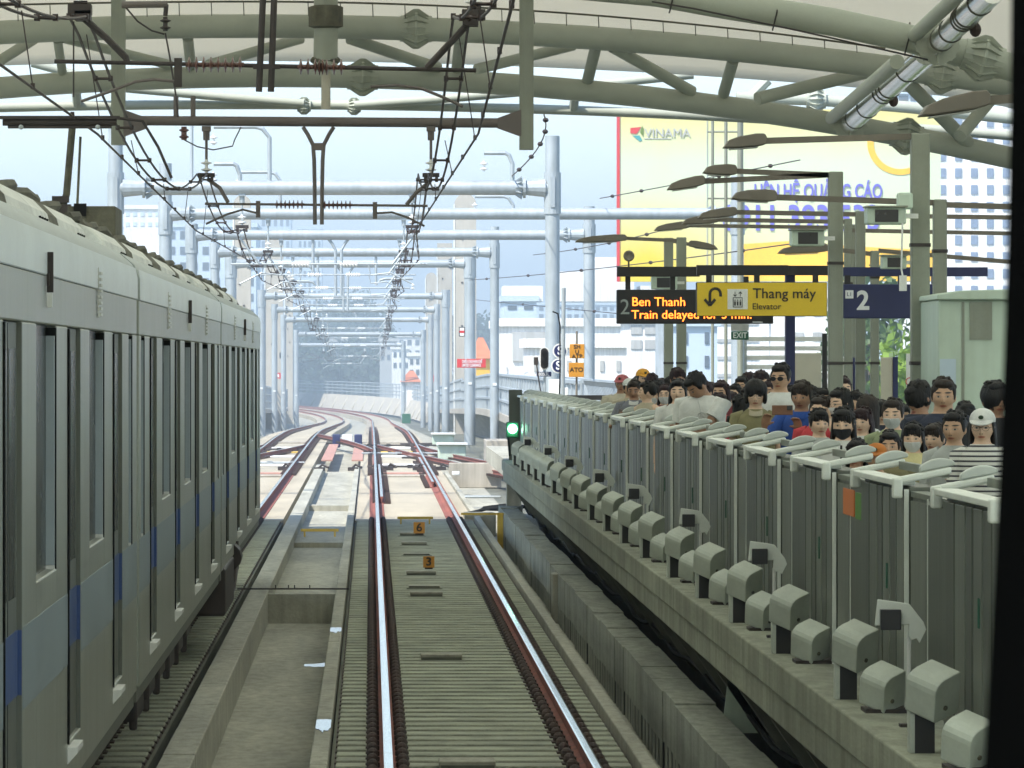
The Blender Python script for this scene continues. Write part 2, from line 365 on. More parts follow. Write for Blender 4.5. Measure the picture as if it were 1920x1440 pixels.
# ------------------------------------------------------------------ rails
RSEC = [(-0.072, -0.158), (0.072, -0.158), (0.072, -0.145), (0.012, -0.125), (0.010, -0.045), (0.035, -0.032), (0.035, -0.004), (-0.035, -0.004), (-0.035, -0.032), (-0.010, -0.045), (-0.012, -0.125), (-0.072, -0.145)]
for x, lab in ((0.13, 'long running rail on the trough side of the open track'), (1.64, 'long running rail on the platform side of the open track'),
               (-2.25, 'running rail beside the train on the trough side'), (-3.75, 'running rail under the far side of the train')):
    r = sweep(MB(), [(O(x) + a, b) for a, b in RSEC], 20, 800).build('rail', 'rust')
    tag(r, lab, 'rail')
    sweep(MB(), [(O(x) + a, b) for a, b in ((-0.033, -0.004), (0.033, -0.004), (0.033, 0.0), (0.02, 0.003), (-0.02, 0.003), (-0.033, 0.0))], 20, 800).build('running_surface', 'steel', r)
RAILS = [o for o in COL.objects if o.name.split('.')[0] == 'rail']
for r, x in zip(RAILS, (0.13, 1.64, -2.25, -3.75)):
    sweep(MB(), rect(O(x) - .15, O(x) + .15, -.165, -.150), 107.4, 150).build('base_strip', 'rust', r)
    m = MB(); y = 150
    while y < 330:
        p = path(O(x), y, -.13)
        for sg in (-1, 1): m.cbox(p + Vector((sg * .15, 0, 0)), .13, .2, .07)
        y += .75
    m.build('rail_fastenings', 'clip', r)['kind'] = 'stuff'
for i, (y, x0, x1, lab) in enumerate(((160, -.1, 1.9, 'steel stretcher rod under the open track rails, nearest the platform'), (183, -.3, 2.9, 'long steel stretcher rod reaching the pale green motor'), (201, -.4, 2.4, 'farther steel stretcher rod under the open track rails'),
                                      (166, -4.8, -2.0, 'steel stretcher rod under the train track rails'), (192, -5.2, -2.0, 'farther steel stretcher rod under the train track rails'))):
    m = MB().tube([(x0, y, -.1), (x1, y, -.1)], .035, 6)
    for k in range(4): m.cbox((x0 + (x1 - x0) * (k + .5) / 4, y, -.1), .16, .14, .1)
    tag(m.build('stretcher_rod', 'galv' if i % 2 else 'dark'), lab, 'stretcher rod')
def branch(pts, lab, dark=False):
    m = MB(); pts = [Vector(p) for p in pts]; rings = []
    for i, p in enumerate(pts):
        d = (pts[min(i + 1, len(pts) - 1)] - pts[max(i - 1, 0)]).normalized(); u = Vector((d.y, -d.x, 0))
        rings.append([p + u * a + Vector((0, 0, b)) for a, b in RSEC])
    m.loft(rings); r = m.build('rail', 'rust'); tag(r, lab, 'rail')
    rings = [[p + Vector((a, 0, b)) for a, b in ((-0.03, -0.004), (0.03, -0.004), (0.03, 0.002), (-0.03, 0.002))] for p in pts]
    MB().loft(rings).build('running_surface', 'steel', r)
    m = MB(); d = 0
    for a, b in zip(pts, pts[1:]):
        L = (b - a).length; n = max(1, int(L / .6)); u = Vector(((b - a).y, -(b - a).x, 0)).normalized()
        for k in range(n):
            p = a.lerp(b, k / n)
            for sg in (-1, 1): m.cbox(p + u * sg * .14 + Vector((0, 0, -.13)), .12, .16, .06)
    m.build('rail_fastenings', 'clip', r)['kind'] = 'stuff'
def bez(a, b, c, n=12):
    a, b, c = Vector(a), Vector(b), Vector(c)
    return [a * (1 - t) ** 2 + b * 2 * t * (1 - t) + c * t * t for t in [i / n for i in range(n + 1)]]
branch(bez((1.72, 196, 0.0), (2.3, 172, 0.0), (7.2, 118, 0.0)), 'reddish switch rail curving from the open track behind the platform end')
branch(bez((0.25, 196, 0.0), (1.6, 172, 0.0), (6.2, 112, 0.0)), 'inner reddish switch rail curving behind the platform end')
branch(bez((-2.35, 196, 0.0), (-3.6, 172, 0.0), (-8.0, 118, 0.0)), 'inner switch rail curving away behind the train')
branch(bez((-3.85, 196, 0.0), (-4.6, 172, 0.0), (-9.2, 118, 0.0)), 'outer switch rail curving away behind the train')
branch(bez((0.05, 186, 0.002), (-0.5, 204, 0.002), (-2.17, 226, 0.0)), 'diagonal crossover rail from the open track towards the train track')
branch(bez((0.24, 120, -0.004), (0.25, 140, -0.004), (0.24, 158, -0.004), 6), 'short check rail beside the long rail before the switches')
branch(bez((1.53, 135, -0.004), (1.52, 150, -0.004), (1.5, 170, -0.004), 6), 'short check rail beside the platform side rail')
# toothed plates, tie plates and machines of the switch zone
def tie(Y, x0, x1, m, lab, h=-0.10, wdt=0.5):
    tag(MB().box(x0, x1, Y, Y + wdt, -0.165, h).build('switch_tie', m, bevel=0.02), lab, 'switch tie', 'ties across the switches')
k = 0
for Y, m, t in ((148, 'conc_pale', 'pale concrete'), (151, 'rustpale', 'faded red'), (163, 'white', 'white painted'), (178, 'white', 'white painted'), (187, 'yellowp', 'yellow topped'), (196, 'white', 'white painted'), (210, 'conc_pale', 'pale concrete')):
    for x0, x1, wh in ((0.3, 1.5, 'between the rails of the open track'), (-3.6, -2.4, 'between the rails of the train track')):
        k += 1; tie(Y, x0, x1, m, f'{t} switch tie {wh}, {ordn([148,151,163,178,187,196,210].index(Y)+1)} from the platform', -0.11, 1.0 if m != 'white' else 1.6)
for x, lab in ((-0.9, 'dark pair of motor cases in the trough between the switches'),):
    g = thing('switch_machine', lab, 'switch machine', (x, 212, -0.3))
    MB().cbox((-0.42, 0, .2), .3, 1.2, .5).build('motor_case', 'navy', g, bevel=.03)
    MB().cbox((0.42, 0, .2), .3, 1.2, .5).build('motor_case', 'navy', g, bevel=.03)
    MB().cbox((0, -.2, .24), .42, .8, .42).build('control_box', 'white', g, bevel=.03)
    MB().tube([(-1.5, .2, .1), (1.5, .2, .1)], .04).build('throw_rod', 'dark', g)
for Y, x, s, lab in ((176, 2.6, 1, 'pale green switch motor beside the open track'), (205, 2.7, .9, 'grey motor box farther along the open track'), (190, -5.2, 1, 'grey switch motor beside the train track'), (170, -4.9, .8, 'small grey box beside the train track switches')):
    g = thing('switch_motor', lab, 'switch motor', (x, Y, -0.2))
    MB().cbox((0, 0, .25 * s), .9 * s, .9, .5 * s).build('case', 'booth', g, bevel=.04)
    MB().cbox((0, -.1, .53 * s), 1.0 * s, 1.0, .06).build('lid', 'white', g)
    MB().tube([(-.4, 0, .1), (-1.6, 0, .08)], .035).build('throw_rod', 'dark', g)
for i, (x, Y) in enumerate(((-0.55, 156), (0.45, 157), (1.3, 157), (1.95, 157), (-1.5, 156), (-2.55, 157))):
    g = MB().tube([(x, Y, -.1), (x + .12, Y + .1, .02), (x + .3, Y, -.06)], .035).cbox((x + .05, Y, -.1), .3, .4, .1)
    tag(g.build('switch_clamp', 'dark'), f'dark iron switch clamp on the tie row, {ordn(i + 1)} counted from the trough outwards', 'clamp', 'clamps at the switch toes')
g = MB()
for x0, x1 in ((-1.3, -.95), (-.85, -.5)): g.box(x0 + (-.25 if x0 < -1 else .25), x1 + (-.25 if x0 < -1 else .25), 172, 205, -.165, -.12)
tag(g.build('board_walk', 'rustpale'), 'pair of faded red boards beside the trough ahead of the switch motors', 'boards')
# drain covers / markers between the rails
for i, py in enumerate((1441, 1237, 1118, 1102, 1078, 1041, 1022, 1004)):
    Y = 3.08 * F / (py - CY); a, b = (0.52, 0.95)
    m = MB().box(a, b, Y, Y + .42, -.166, -.105 if i not in (3, 5) else -.135)
    o = m.build('drain_cover', 'conc', bevel=.01); tag(o, f'low concrete drain cover between the rails, {ordn(i + 1)} from the camera', 'drain cover', 'drain covers between the rails')
    s = MB().box(a + .01, b - .01, Y - .012, Y - .002, -.164, -.135).box(a - .03, b + .03, Y - .2, Y - .013, -.172, -.162).build('slot', 'conc_dark', o)
for (px, py, t, lab) in ((804, 1055, '3', 'orange plate with the figure three standing between the rails, closer to the camera'), (786, 991, '6', 'orange plate with the figure six standing where the sunlit slab begins')):
    Y = 2.98 * F / (py + 9 - CY) ; x = PX(px, Y); z = PZ(py + 9, Y); s = 21 * Y / F
    g = thing('number_plate', lab, 'number plate', (x, Y, z))
    MB().cbox((0, 0, s / 2), s, .02, s).build('plate', 'orange', g)
    MB().cbox((0, .02, s * .1), s * .7, .04, s * .5).build('stand', 'dark', g)
    text(t, 'ink', g, 0, -.014, s * .5, s * 1.02, align='CENTER', sx=1.1, off=.004)
def low_bar(px0, px1, py, zb, lab, hgt=.12):
    Y = (H - zb - hgt) * F / (py - CY); x0, x1 = PX(px0, Y), PX(px1, Y)
    g = thing('yellow_barrier', lab, 'barrier', ((x0 + x1) / 2, Y, zb)); hw = (x1 - x0) / 2
    MB().bar((-hw, 0, hgt), (hw, 0, hgt), .05, .05).build('rail_bar', 'yellowp', g)
    for s in (-1, 1): MB().bar((s * hw * .8, 0, 0), (s * hw * .8, 0, hgt - .025), .03).build('leg', 'yellowp', g)
low_bar(745, 812, 971, -.165, 'low yellow bar barrier between the rails behind the number plates')
low_bar(564, 635, 994, -.24, 'low yellow bar barrier standing in the drain trough')
g = thing('yellow_post', 'tall yellow post with a crossbar at the foot of the platform end', 'barrier', (PX(938, 101), 101, -.5))
MB().cbox((0, 0, .32), .11, .1, .64).build('post', 'yellowp', g, bevel=.01)
MB().bar((-.72, 0, .64), (.12, 0, .64), .06, .04).build('crossbar', 'yellowp', g)
# cable bundle near platform end
for i in range(4):
    tag(MB().tube([(1.95 + .1 * i, 111 + i * .4, -.12), (2.3, 110 + i * .5, -.02), (2.7, 109 + i * .5, .0 + .02 * i), (3.1, 108.5, .08)], .03, 6).build('cable', 'rubber'),
        f'black cable looping to the platform end, {ordn(i + 1)} of four counted from the camera', 'cable', 'black cables by the platform end')
# low white structures right of the switch zone
def blk(name, lab, cat, px0, px1, y0, y1, Y, D, m, bev=.02, zb=None):
    x0, x1 = PX(px0, Y), PX(px1, Y); z1 = PZ(y0, Y); z0 = PZ(y1, Y) if zb is None else zb
    o = MB().box(x0, x1, Y, Y + D, z0, z1).build(name, m, bevel=bev); tag(o, lab, cat); return o
blk('upstand_wall', 'low white upstand wall running from the switches to the platform', 'low wall', 842, 940, 868, 892, 150, .4, 'conc_pale', zb=-.5)
blk('concrete_tray', 'open pale concrete cable tray behind the platform end', 'cable tray', 912, 955, 826, 860, 165, 4, 'conc_pale', zb=-.5)
blk('junction_cabinet', 'small pale green cabinet beside the diverging rails', 'cabinet', 822, 846, 812, 834, 205, .8, 'booth', zb=-.5)
blk('relay_box', 'teal relay box on the walkway where the track bends', 'box', 754, 770, 776, 794, 330, 1.2, 'exit')
blk('white_sack', 'small white sack lying on the slab below the diverging rails', 'sack', 848, 862, 884, 891, 142, .4, 'white')
blk('support_block', 'grey steel trestle holding black cables below the platform end', 'trestle', 872, 940, 930, 934, 117, .5, 'galv')
blk('support_block', 'stepped concrete block beside the platform end column', 'block', 872, 930, 965, 978, 108, 2.0, 'conc', zb=-.5)
# ------------------------------------------------------------------ walkways, parapets, railings along the viaduct
def walkway(side, off_in, off_out, y0, y1, lab):
    r = thing('walkway', lab, 'walkway', path(off_in, y0, 0)); L = r.location.copy()
    sweep(MB(), rect(min(off_in, off_out), max(off_in, off_out), .72, 1.0), y0, y1).build('deck', 'conc_pale', r)
    e = off_out
    sweep(MB(), rect(min(e, e - side * .25), max(e, e - side * .25), -2.0, .72), y0, y1).build('web_wall', 'conc_pale', r)
    m = MB(); y = y0 + 1
    while y < y1 - 1:
        a = path(off_in + side * .12, y); b = path(off_out - side * .26, y)
        m.prism([(a.x, a.z + .72), (b.x, b.z + .72), (b.x, b.z - .5)], 'y', y, y + .35); y += 3.0
    m.build('bracket', 'conc', r)
    settle(r); return r
walkway(1, 5.95, 7.3, 128, 470, 'cantilevered concrete walkway beyond the platform with brackets below')
walkway(-1, -5.9, -7.2, 128, 470, 'cantilevered concrete walkway beyond the train with brackets below')
cw = thing('retaining_parapet', 'pale concrete parapet wall on the outside of the far bend', 'parapet', path(6.6, 470))
sweep(MB(), [(5.6, -.3), (6.0, -.3), (6.6, 1.3), (6.3, 1.3)], 470, 880).build('wall', 'bbeige', cw)
m = MB(); y = 480
while y < 800:
    a = path(5.55, y, -.2); b = path(6.25, y, 1.1); MB().tube([a, b], .12, 5).build('rib', 'bbeige', cw); y += 11
settle(cw)
cw = thing('retaining_parapet', 'concrete parapet wall on the inside of the far bend', 'parapet', path(-6.6, 470))
sweep(MB(), rect(-6.6, -6.3, -.4, 1.0), 470, 880).build('wall', 'conc_pale', cw); settle(cw)
def railing(off, y0, y1, lab, h=1.3, bars=4, post=2.5, base=1.0, pick=0.5, th=.035):
    g = thing('railing', lab, 'railing', path(off, y0, base))
    for k in range(bars):
        z = base + h * (k + 1) / bars
        rg = [path(off, y, z) for y in [y0] + [q for q in STA if y0 < q < y1] + [y1]]
        MB().tube(rg, th, 5).build('rail_bar', 'galv', g)
    pr = MB().tube([(0, 0, 0), (0, 0, h)], .04, 5).build('baluster', 'galv', g); y = y0; n_ = 0
    while y <= y1 and n_ < 100:
        o = pr if n_ == 0 else pr.copy()
        if n_: COL.objects.link(o)
        o.location = path(off, y, base); y += post; n_ += 1
    if pick:
        m = MB(); y = y0
        while y <= y1: m.tube([path(off + .03, y, base + .05), path(off + .03, y, base + h * .95)], .014, 4, False); y += pick
        m.build('infill_bars', 'galv', g)['kind'] = 'stuff'
    settle(g); return g
railing(6.05, 130, 300, 'galvanised walkway railing just beyond the platform end', 1.45, 3, 3, 1.0, .42, .07)
railing(6.05, 300, 470, 'galvanised walkway railing farther along before the bend', 1.6, 3, 4, 1.0, .9, .08)
railing(-6.0, 135, 470, 'galvanised walkway railing beyond the end of the train', 1.5, 3, 4, 1.0, .8, .07)
railing(6.5, 470, 880, 'mesh railing around the outside of the far bend', 1.4, 4, 5, 1.3, 2.2, .05)
# curved-topped fence behind platform end
g = thing('hooped_fence', 'white fence with curved tops outside the station end', 'fence', (6.9, 118, .6))
for y in [118 + 1.15 * i for i in range(60)]:
    MB().tube([(7.2, y, .6), (7.2, y, 1.9), (7.1, y, 2.2), (6.85, y, 2.36), (6.5, y, 2.4)], .05, 5).build('hoop', 'galv', g)
MB().tube([(7.2, 118, 1.0), (7.2, 186, 1.0)], .05, 5).build('rail_bar', 'galv', g); MB().tube([(7.2, 118, 1.7), (7.2, 186, 1.7)], .05, 5).build('rail_bar', 'galv', g)
settle(g)
# ================================================================== PLATFORM
PZT = 1.05; PE = 2.53
pl = MB().box(PE, 11.5, 16, 106, PZT - .20, PZT).box(PE + .025, 11.5, 16, 106, PZT - .40, PZT - .20)
struct(pl.build('platform', 'platform', bevel=.012))
struct(MB().box(3.25, 3.5, 16, 106, -.52, PZT - .4).build('platform_base_wall', 'black'))  # coloured black to stand for the shade under the platform
for i in range(24):
    y = 34 + 3 * i
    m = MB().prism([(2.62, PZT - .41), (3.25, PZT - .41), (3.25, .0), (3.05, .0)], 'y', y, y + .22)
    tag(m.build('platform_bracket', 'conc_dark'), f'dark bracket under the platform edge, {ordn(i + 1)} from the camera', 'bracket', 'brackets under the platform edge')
for i in range(7):
    z = .12 + .06 * (i % 4); x = 2.98 + .07 * (i % 3) + .03 * i
    pts = [(x + .02 * math.sin(y * .7 + i), y, z + .05 * math.sin(y * .9 + i * 1.3)) for y in [30 + 1.5 * k for k in range(51)]]
    tag(MB().tube(pts, .022 + .006 * (i % 2), 6).build('cable', 'rubber'), f'sagging black cable under the platform, {ordn(i + 1)} of the bundle counted outwards from the wall', 'cable', 'cables hung under the platform')
# precast cable duct blocks with drain notches
def duct_block():
    m = MB(); L = 1.8; x0 = 2.45
    m.box(x0, 2.78, 0.010, L - .010, -.26, .17)
    for k in range(3): m.box(x0, 2.4565, k * .6 + .01, k * .6 + .34, -.50, -.26)
    return m
o = duct_block().build('cable_duct_block', 'duct_c', bevel=.012); y = 33.5; i = 0
first = o; slot = MB().box(2.4575, 2.76, .02, 1.78, -.5, -.262).build('drain_slots', 'black', o)  # black backing paints the shade inside the notches
while y < 104:
    if i:
        o = first.copy(); COL.objects.link(o); c = slot.copy(); COL.objects.link(c); c.parent = o
    o.location = (random.uniform(-.008, .008) , y, random.uniform(-.012, .012)); o.scale = (1, 1, 1)
    tag(o, 'notched precast concrete duct block at the foot of the platform', 'duct block', 'notched duct blocks along the platform foot'); y += 1.8; i += 1
blk('duct_end_block', 'taller pale block standing proud of the notched duct row', 'duct block', 1035, 1078, 1076, 1180, 72, .5, 'conc', zb=-.5).location.x = 0
tag(MB().prism([(2.75, .02), (3.2, .02), (3.2, .62), (2.82, .62)], 'y', 43, 43.05).build('hanging_plate', 'booth'), 'pale metal plate hanging below the platform edge', 'plate')
g = thing('platform_end_column', 'grey column carrying the far end of the platform', 'column', (2.62, 105.2, -.5))
MB().cbox((.12, 0, .65), .28, .35, 1.4).build('shaft', 'conc', g); MB().cbox((.1, -.25, .55), .36, .3, .25).build('collar', 'galv', g)
# ================================================================== TRAIN
XS = -1.525; XC = -3.0
def train_car(label, last=False):
    """local origin: rail level under the near end of the car, x = track centre"""
    L = 19.6; W = 1.475; g = thing('train_car', label, 'train car', (XC, 0, 0), 0, 'cars of the standing train')
    ops = [(.3, .9, 'n'), (1.75, 3.0, 'd'), (4.0, 5.7, 'w'), (6.6, 7.85, 'd'), (8.85, 10.5, 'w'), (11.45, 12.7, 'd'), (13.6, 15.3, 'w'), (16.3, 17.55, 'd'), (18.4, 19.0, 'n')]
    side = MB(); y = 0
    zb, zt = .78, 3.10
    for a, b, k in ops:
        z0 = 1.0 if k == 'd' else (1.92 if k == 'w' else 1.75)
        side.box(W - .07, W, y, a, zb, zt); side.box(W - .07, W, a, b, zb, z0); y = b
    side.box(W - .07, W, y, L, zb, zt); side.box(W - .07, W, 0, L, zt, 3.33)
    side.box(-W, -W + .06, 0, L, zb, 3.33)
    side.box(-W + .06, W - .07, 0, .06, zb, 3.33); side.box(-W + .06, W - .07, L - .06, L, zb, 3.33)
    side.build('body_side', 'train', g, bevel=.008)
    rs = [(W + .004, 3.33), (W + .004, 3.47), (W - .03, 3.56), (W - .12, 3.64), (W - .35, 3.71), (W - .8, 3.77), (0, 3.81), (-W + .8, 3.77), (-W + .35, 3.71), (-W + .12, 3.64), (-W, 3.47), (-W, 3.33)]
    MB().loft([[(x, 0, z) for x, z in rs], [(x, L, z) for x, z in rs]]).build('roof', 'roofgrey', g, smooth=True)
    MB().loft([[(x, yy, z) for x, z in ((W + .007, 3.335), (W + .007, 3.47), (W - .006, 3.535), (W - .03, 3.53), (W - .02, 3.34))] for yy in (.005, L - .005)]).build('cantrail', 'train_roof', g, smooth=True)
    MB().box(-W + .1, W - .14, .1, L - .1, .95, 1.1).build('floor', 'rubber', g)
    nd = 0
    for a, b, k in ops:
        if k == 'd':
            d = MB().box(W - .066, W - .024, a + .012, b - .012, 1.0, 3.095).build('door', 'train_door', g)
            for u, v in ((a + .14, (a + b) / 2 - .07), ((a + b) / 2 + .07, b - .14)):
                MB().box(W - .024, W - .0215, u, v, 1.90, 2.98).build('door_glass', 'glass', d)
            MB().box(W - .0238, W - .0195, a + .02, b - .017, 1.465, 1.75).build('door_stripe', 'blue', d)
            MB().box(W - .07, W - .0225, (a + b) / 2 - .012, (a + b) / 2 + .012, 1.0, 3.09).build('door_seal', 'rubber', d)
            MB().box(W + .0005, W + .010, a - .035, a - .004, 1.0, 3.09).build('door_edge_seal', 'rubber', d)
            MB().box(W + .001, W + .05, a - .03, a + .55, .955, .985).prism([(W + .001, .90), (W + .001, .955), (W + .05, .955)], 'y', a - .03, a + .55).build('door_step', 'white', d)
            MB().box(W - .066, W - .002, b - .011, b - .001, 1.0, 3.095).build('door_jamb', 'train_door', d)
            MB().box(W - .066, W - .0015, b - .016, b - .0115, 1.465, 1.75).build('door_stripe', 'blue', d)
        else:
            z0 = 1.92 if k == 'w' else 1.75
            wd = MB().box(W - .066, W - .05, a, b, z0, 3.1).build('window', 'glass', g)
            MB().box(W - .049, W - .008, b - .10, b - .045, z0 + .02, 3.05 if k == 'w' else 3.07).build('window_post', 'jamb', wd)
            MB().box(W - .049, W - .008, b - .10, b - .045, z0 - .005, z0 + .018).build('window_sill', 'white', wd)
            MB().box(W - .049, W - .002, b - .04, b - .004, z0, 3.09).build('window_seal', 'rubber', wd)
    y = 0
    m = MB()
    for a, b, k in ops:
        if k == 'd':
            m.box(W, W + .0025, y + .02, a - .02, 1.40, 1.76); y = b
    m.box(W, W + .0025, y + .02, L - .02, 1.40, 1.76)
    m.build('side_band', 'band', g)  # reflection along the side drawn as a flat coloured band
    for yy, kind in ((9.6, 'lamp'), (5.0, 'vent'), (14.4, 'vent')):
        z = 3.31
        if kind == 'vent':
            m = MB()
            for q in range(8): m.box(W + .004, W + .024, yy, yy + .2, z - .13 + q * .033, z - .115 + q * .033)
            m.box(W + .004, W + .012, yy - .02, yy, z - .14, z + .14); m.build('side_vent', 'gearw', g)
        else:
            MB().box(W + .004, W + .034, yy, yy + .03, z - .06, z + .13).box(W + .004, W + .016, yy - .03, yy, z - .03, z + .03).build('side_lamp', 'dark', g); MB().box(W + .004, W + .030, yy, yy + .03, z - .13, z - .062).build('lamp_lens', 'white', g)
    m = MB().box(W - .25, W - .02, 0, L, .68, .78).box(-W + .1, W - .3, .3, L - .3, .8, .95); m.build('sole_bar', 'train_door', g)
    # underfloor gear and bogies
    y = 3.6
    for k in range(6):
        m = MB().cbox((W - .45, y + .7, .52), .55, 1.3, .42 - .06 * (k % 3)).cbox((W - .2, y + .1, .5), .06, .08, .5)
        m.build('underfloor_box', 'dark', g, bevel=.02); y += 2.15
    for yb in (2.4, L - 2.4):
        b = MB().cbox((0, yb, .55), 2.3, 2.6, .18).cbox((.95, yb, .45), .16, 2.5, .28).build('bogie', 'dark', g)
        for dy in (-1.05, 1.05):
            for s in (-1, 1):
                MB().lathe((s * .75, yb + dy, .42), [(.05, -.09), (.42, -.07), (.42, .04), (.45, .05), (.45, .07), (.05, .09)], 20, 'x').build('wheel', 'clip', b)
    # roof fairings
    y = .8; k = 0
    for seg, mt in ((3.4, 'gearw'), (1.1, 'geard'), (3.8, 'gearw'), (1.8, 'geard'), (3.6, 'gearw'), (.9, 'geard'), (3.0, 'gearw')):
        h = .0
        a = [(W - .24, 3.60), (W - .28, 3.75), (W - .36, 3.83), (W - .52, 3.885), (W - .9, 3.91), (0, 3.92), (-W + .9, 3.91), (-W + .5, 3.86), (-W + .3, 3.64)]
        f = MB().loft([[(x, y + .02, z) for x, z in a], [(x, y + seg - .02, z) for x, z in a]]).build('roof_fairing', mt, g, bevel=.02)
        if mt == 'gearw':
            for q in range(4): MB().cbox((W - .262, y + seg - .35 - q * .22, 3.70), .012, .05, .028).build('fastener', 'rubber', f)
        y += seg; k += 1
    rnd = random.Random(5); m = MB(); y = .6
    while y < L - 1:
        s = rnd.uniform(.35, 1.1); hz = rnd.uniform(.012, .035)
        m.loft([[(W - .62 + dx + o_, yy, 3.868 + hh_ * hz / .07) for o_, hh_ in ((-.14, 0), (-.10, .05), (.0, .07), (.08, .05), (.12, 0))] for yy, dx in ((y, 0), (y + s, rnd.uniform(-.08, .08)))]); y += s * rnd.uniform(1.6, 3.4)
    pts = [(W - .5 + .04 * math.sin(q * 1.3), .5 + q * .45, 3.895 + .02 * math.sin(q * 2.1)) for q in range(41)]
    m.tube(pts, .035, 6); m.build('roof_cables', 'geard', g)
    # gangway
    if not last: MB().box(-1.25, 1.25, L, L + .42, .9, 3.5).build('gangway_bellows', 'rubber', g)
    MB().box(W - .16, W - .02, L + .0, L + .40, .95, 3.3).build('end_seal', 'train_door', g) if not last else None
    return g
c1 = train_car('train car closest to the camera, cut off by the edge of the view'); reg(c1)
dup(c1, (XC, 36.2, 0), label='middle car of the train seen in full, with four blue striped doors')
dup(c1, (XC, 56.2, 0), label='farthest car of the train, its open end facing the sunlit switches')
c1.location = (XC, 16.2, 0)
cb = thing('train_coupler_gear', 'dark box and coupler frame hanging under the end of the farthest car', 'coupler', (-1.75, 57, .8))
MB().cbox((0, 1.5, -.25), .5, 3.6, .5).build('gear_box', 'dark', cb, bevel=.03)
MB().tube([(.15, 4.2, -.05), (.15, 4.9, -.05)], .16, 12).build('air_tank', 'dark', cb)
MB().tube([(.2, 3.4, -.42), (.2, 4.6, -.42), (.22, 5.2, -.2), (.22, 5.2, .1)], .035, 6).build('guard_loop', 'dark', cb)
# pantograph on the closest part of the train
pg = thing('pantograph', 'raised pantograph on the train roof with a long dark collector head', 'pantograph', (XC, 53, 3.95))
hz = 5.30 - 3.95
m = MB().tube([(-.55, 0, hz - .06), (.55, 0, hz - .06)], .035, 8)
m.box(-.62, .58, -.05, .05, hz - .03, hz).box(-.50, .5, -.03, .03, hz - .12, hz - .095)
m.tube([(-.6, 0, hz - .02), (-.72, 0, hz - .04), (-.86, 0, hz - .14)], .022, 6).tube([(.55, 0, hz - .02), (.8, 0, hz - .05), (.95, 0, hz - .3), (1.08, 0, hz - .6)], .016, 6)
m.build('collector_head', 'dark', pg)
for s in (-1, 1): MB().lathe((s * .37, -.06, hz - .11), [(.012, -.03), (.024, -.02), (.024, .02), (.012, .03)], 10, 'y').build('pivot', 'galv', pg)
MB().tube([(.12, 0, hz - .12), (.06, .1, .6), (0, .2, .42)], .035, 8).tube([(.2, 0, hz - .2), (.16, .1, .4)], .014, 6).build('upper_arm', 'geard', pg)
MB().cbox((0, .15, .42), .2, .2, .16).cbox((0, .15, .55), .16, .16, .06).cbox((0, .15, .3), .14, .16, .08).build('knuckle', 'dark', pg)
MB().tube([(0, .15, .4), (.05, .3, .0), (.1, .4, -.1)], .05, 8).build('lower_arm', 'geard', pg)
MB().cbox((0.05, 0, -.05), .9, 1.2, .12).build('base_frame', 'dark', pg)
bx = MB().box(-2.4, -2.02, 43.5, 44.6, 3.86, 4.16).build('roof_box', 'geard', None, bevel=.01)
tag(bx, 'square dark equipment box on the train roof behind the pantograph', 'roof box')
MB().cbox((-2.3, 43.49, 4.13), .1, .02, .1).build('socket', 'rubber', bx)
# ================================================================== PLATFORM GATES
GX = 2.85; GT = 2.30
gy = [20.9, 25.2, 28.15, 32.5, 36.8, 41.1, 45.4]
gy = [24.9 + 4.6 * i for i in range(20)]
def gate_unit(label):
    g = thing('platform_gate', label, 'platform gate', (GX, 0, PZT), 0, 'half-height gates along the platform edge')
    T = GT - PZT; L = 2.65; E = 4.6
    body = MB().box(.04, .22, 0, L, 0, T - .05)
    body.build('cabinet', 'gate', g, bevel=.01)
    for i, (a, b, mt) in enumerate(((.05, .42, 'gate2'), (.47, .80, 'gate'), (.86, 1.22, 'gate2'), (1.30, 1.55, 'gate'), (1.62, 2.05, 'gate2'), (2.10, 2.58, 'gate'))):
        MB().box(.015, .04, a, b, .03, T - .07).build('cladding_panel', mt, g, bevel=.006)
    MB().box(.014, .038, -.022, -.0, .0, T - .06).build('edge_strip', 'cap', g)
    # cap: two end arms with grey domes rising towards the back, rim between, hooked front corners
    def sl(x, z): return T + z + .20 * (x + .04)
    for y in (0.0, L - .085):
        a = MB().prism([(-.04, sl(-.04, -.04)), (.27, sl(.27, -.04)), (.27, sl(.27, 0)), (-.04, sl(-.04, 0))], 'y', y, y + .085).box(-.045, .008, y - .008, y + .093, T - .11, T + .002).build('cap_arm', 'cap', g, bevel=.012)
        n = 10; pts = [(.10 + .19 * t / n, sl(.10 + .19 * t / n, .006) + .052 * math.sin(math.pi * (.10 + t / n * .86)) ** .6) for t in range(n + 1)]
        MB().prism([(.10, sl(.10, .002))] + pts + [(.29, sl(.29, .002))], 'y', y + .008, y + .077).build('cap_dome', 'lobe', a, smooth=True, bevel=.01)
        MB().cbox((-.0, y + .25, T - .075), .03, .16, .018).build('latch', 'dark', a)
    MB().box(-.035, .085, .11, L - .11, T - .042, T - .008).build('cap_rim', 'cap', g, bevel=.006)
    MB().box(.23, .27, .11, L - .11, T + .0, T + .045).build('back_rim', 'gate2', g)
    # sliding leaf beside it, almost flush
    lf = MB().box(.06, .12, L, E, .05, T - .10).build('sliding_leaf', 'gate', g)
    MB().box(.045, .06, L + .08, L + .98, .06, T - .12).build('leaf_panel', 'gate', lf); MB().box(.045, .06, L + 1.1, E - .05, .06, T - .12).build('leaf_panel', 'gate2', lf)
    MB().box(.043, .13, L + 1.0, L + 1.02, .05, T - .09).build('leaf_edge', 'cap', lf)
    MB().box(.05, .14, L, E, T - .10, T - .07).build('leaf_rail', 'gate2', lf)
    # two narrow green handles
    MB().box(.006, .014, .93, .97, .62, .76).build('release_handle', 'exit', g)
    return g
g0 = gate_unit('x'); reg(g0)
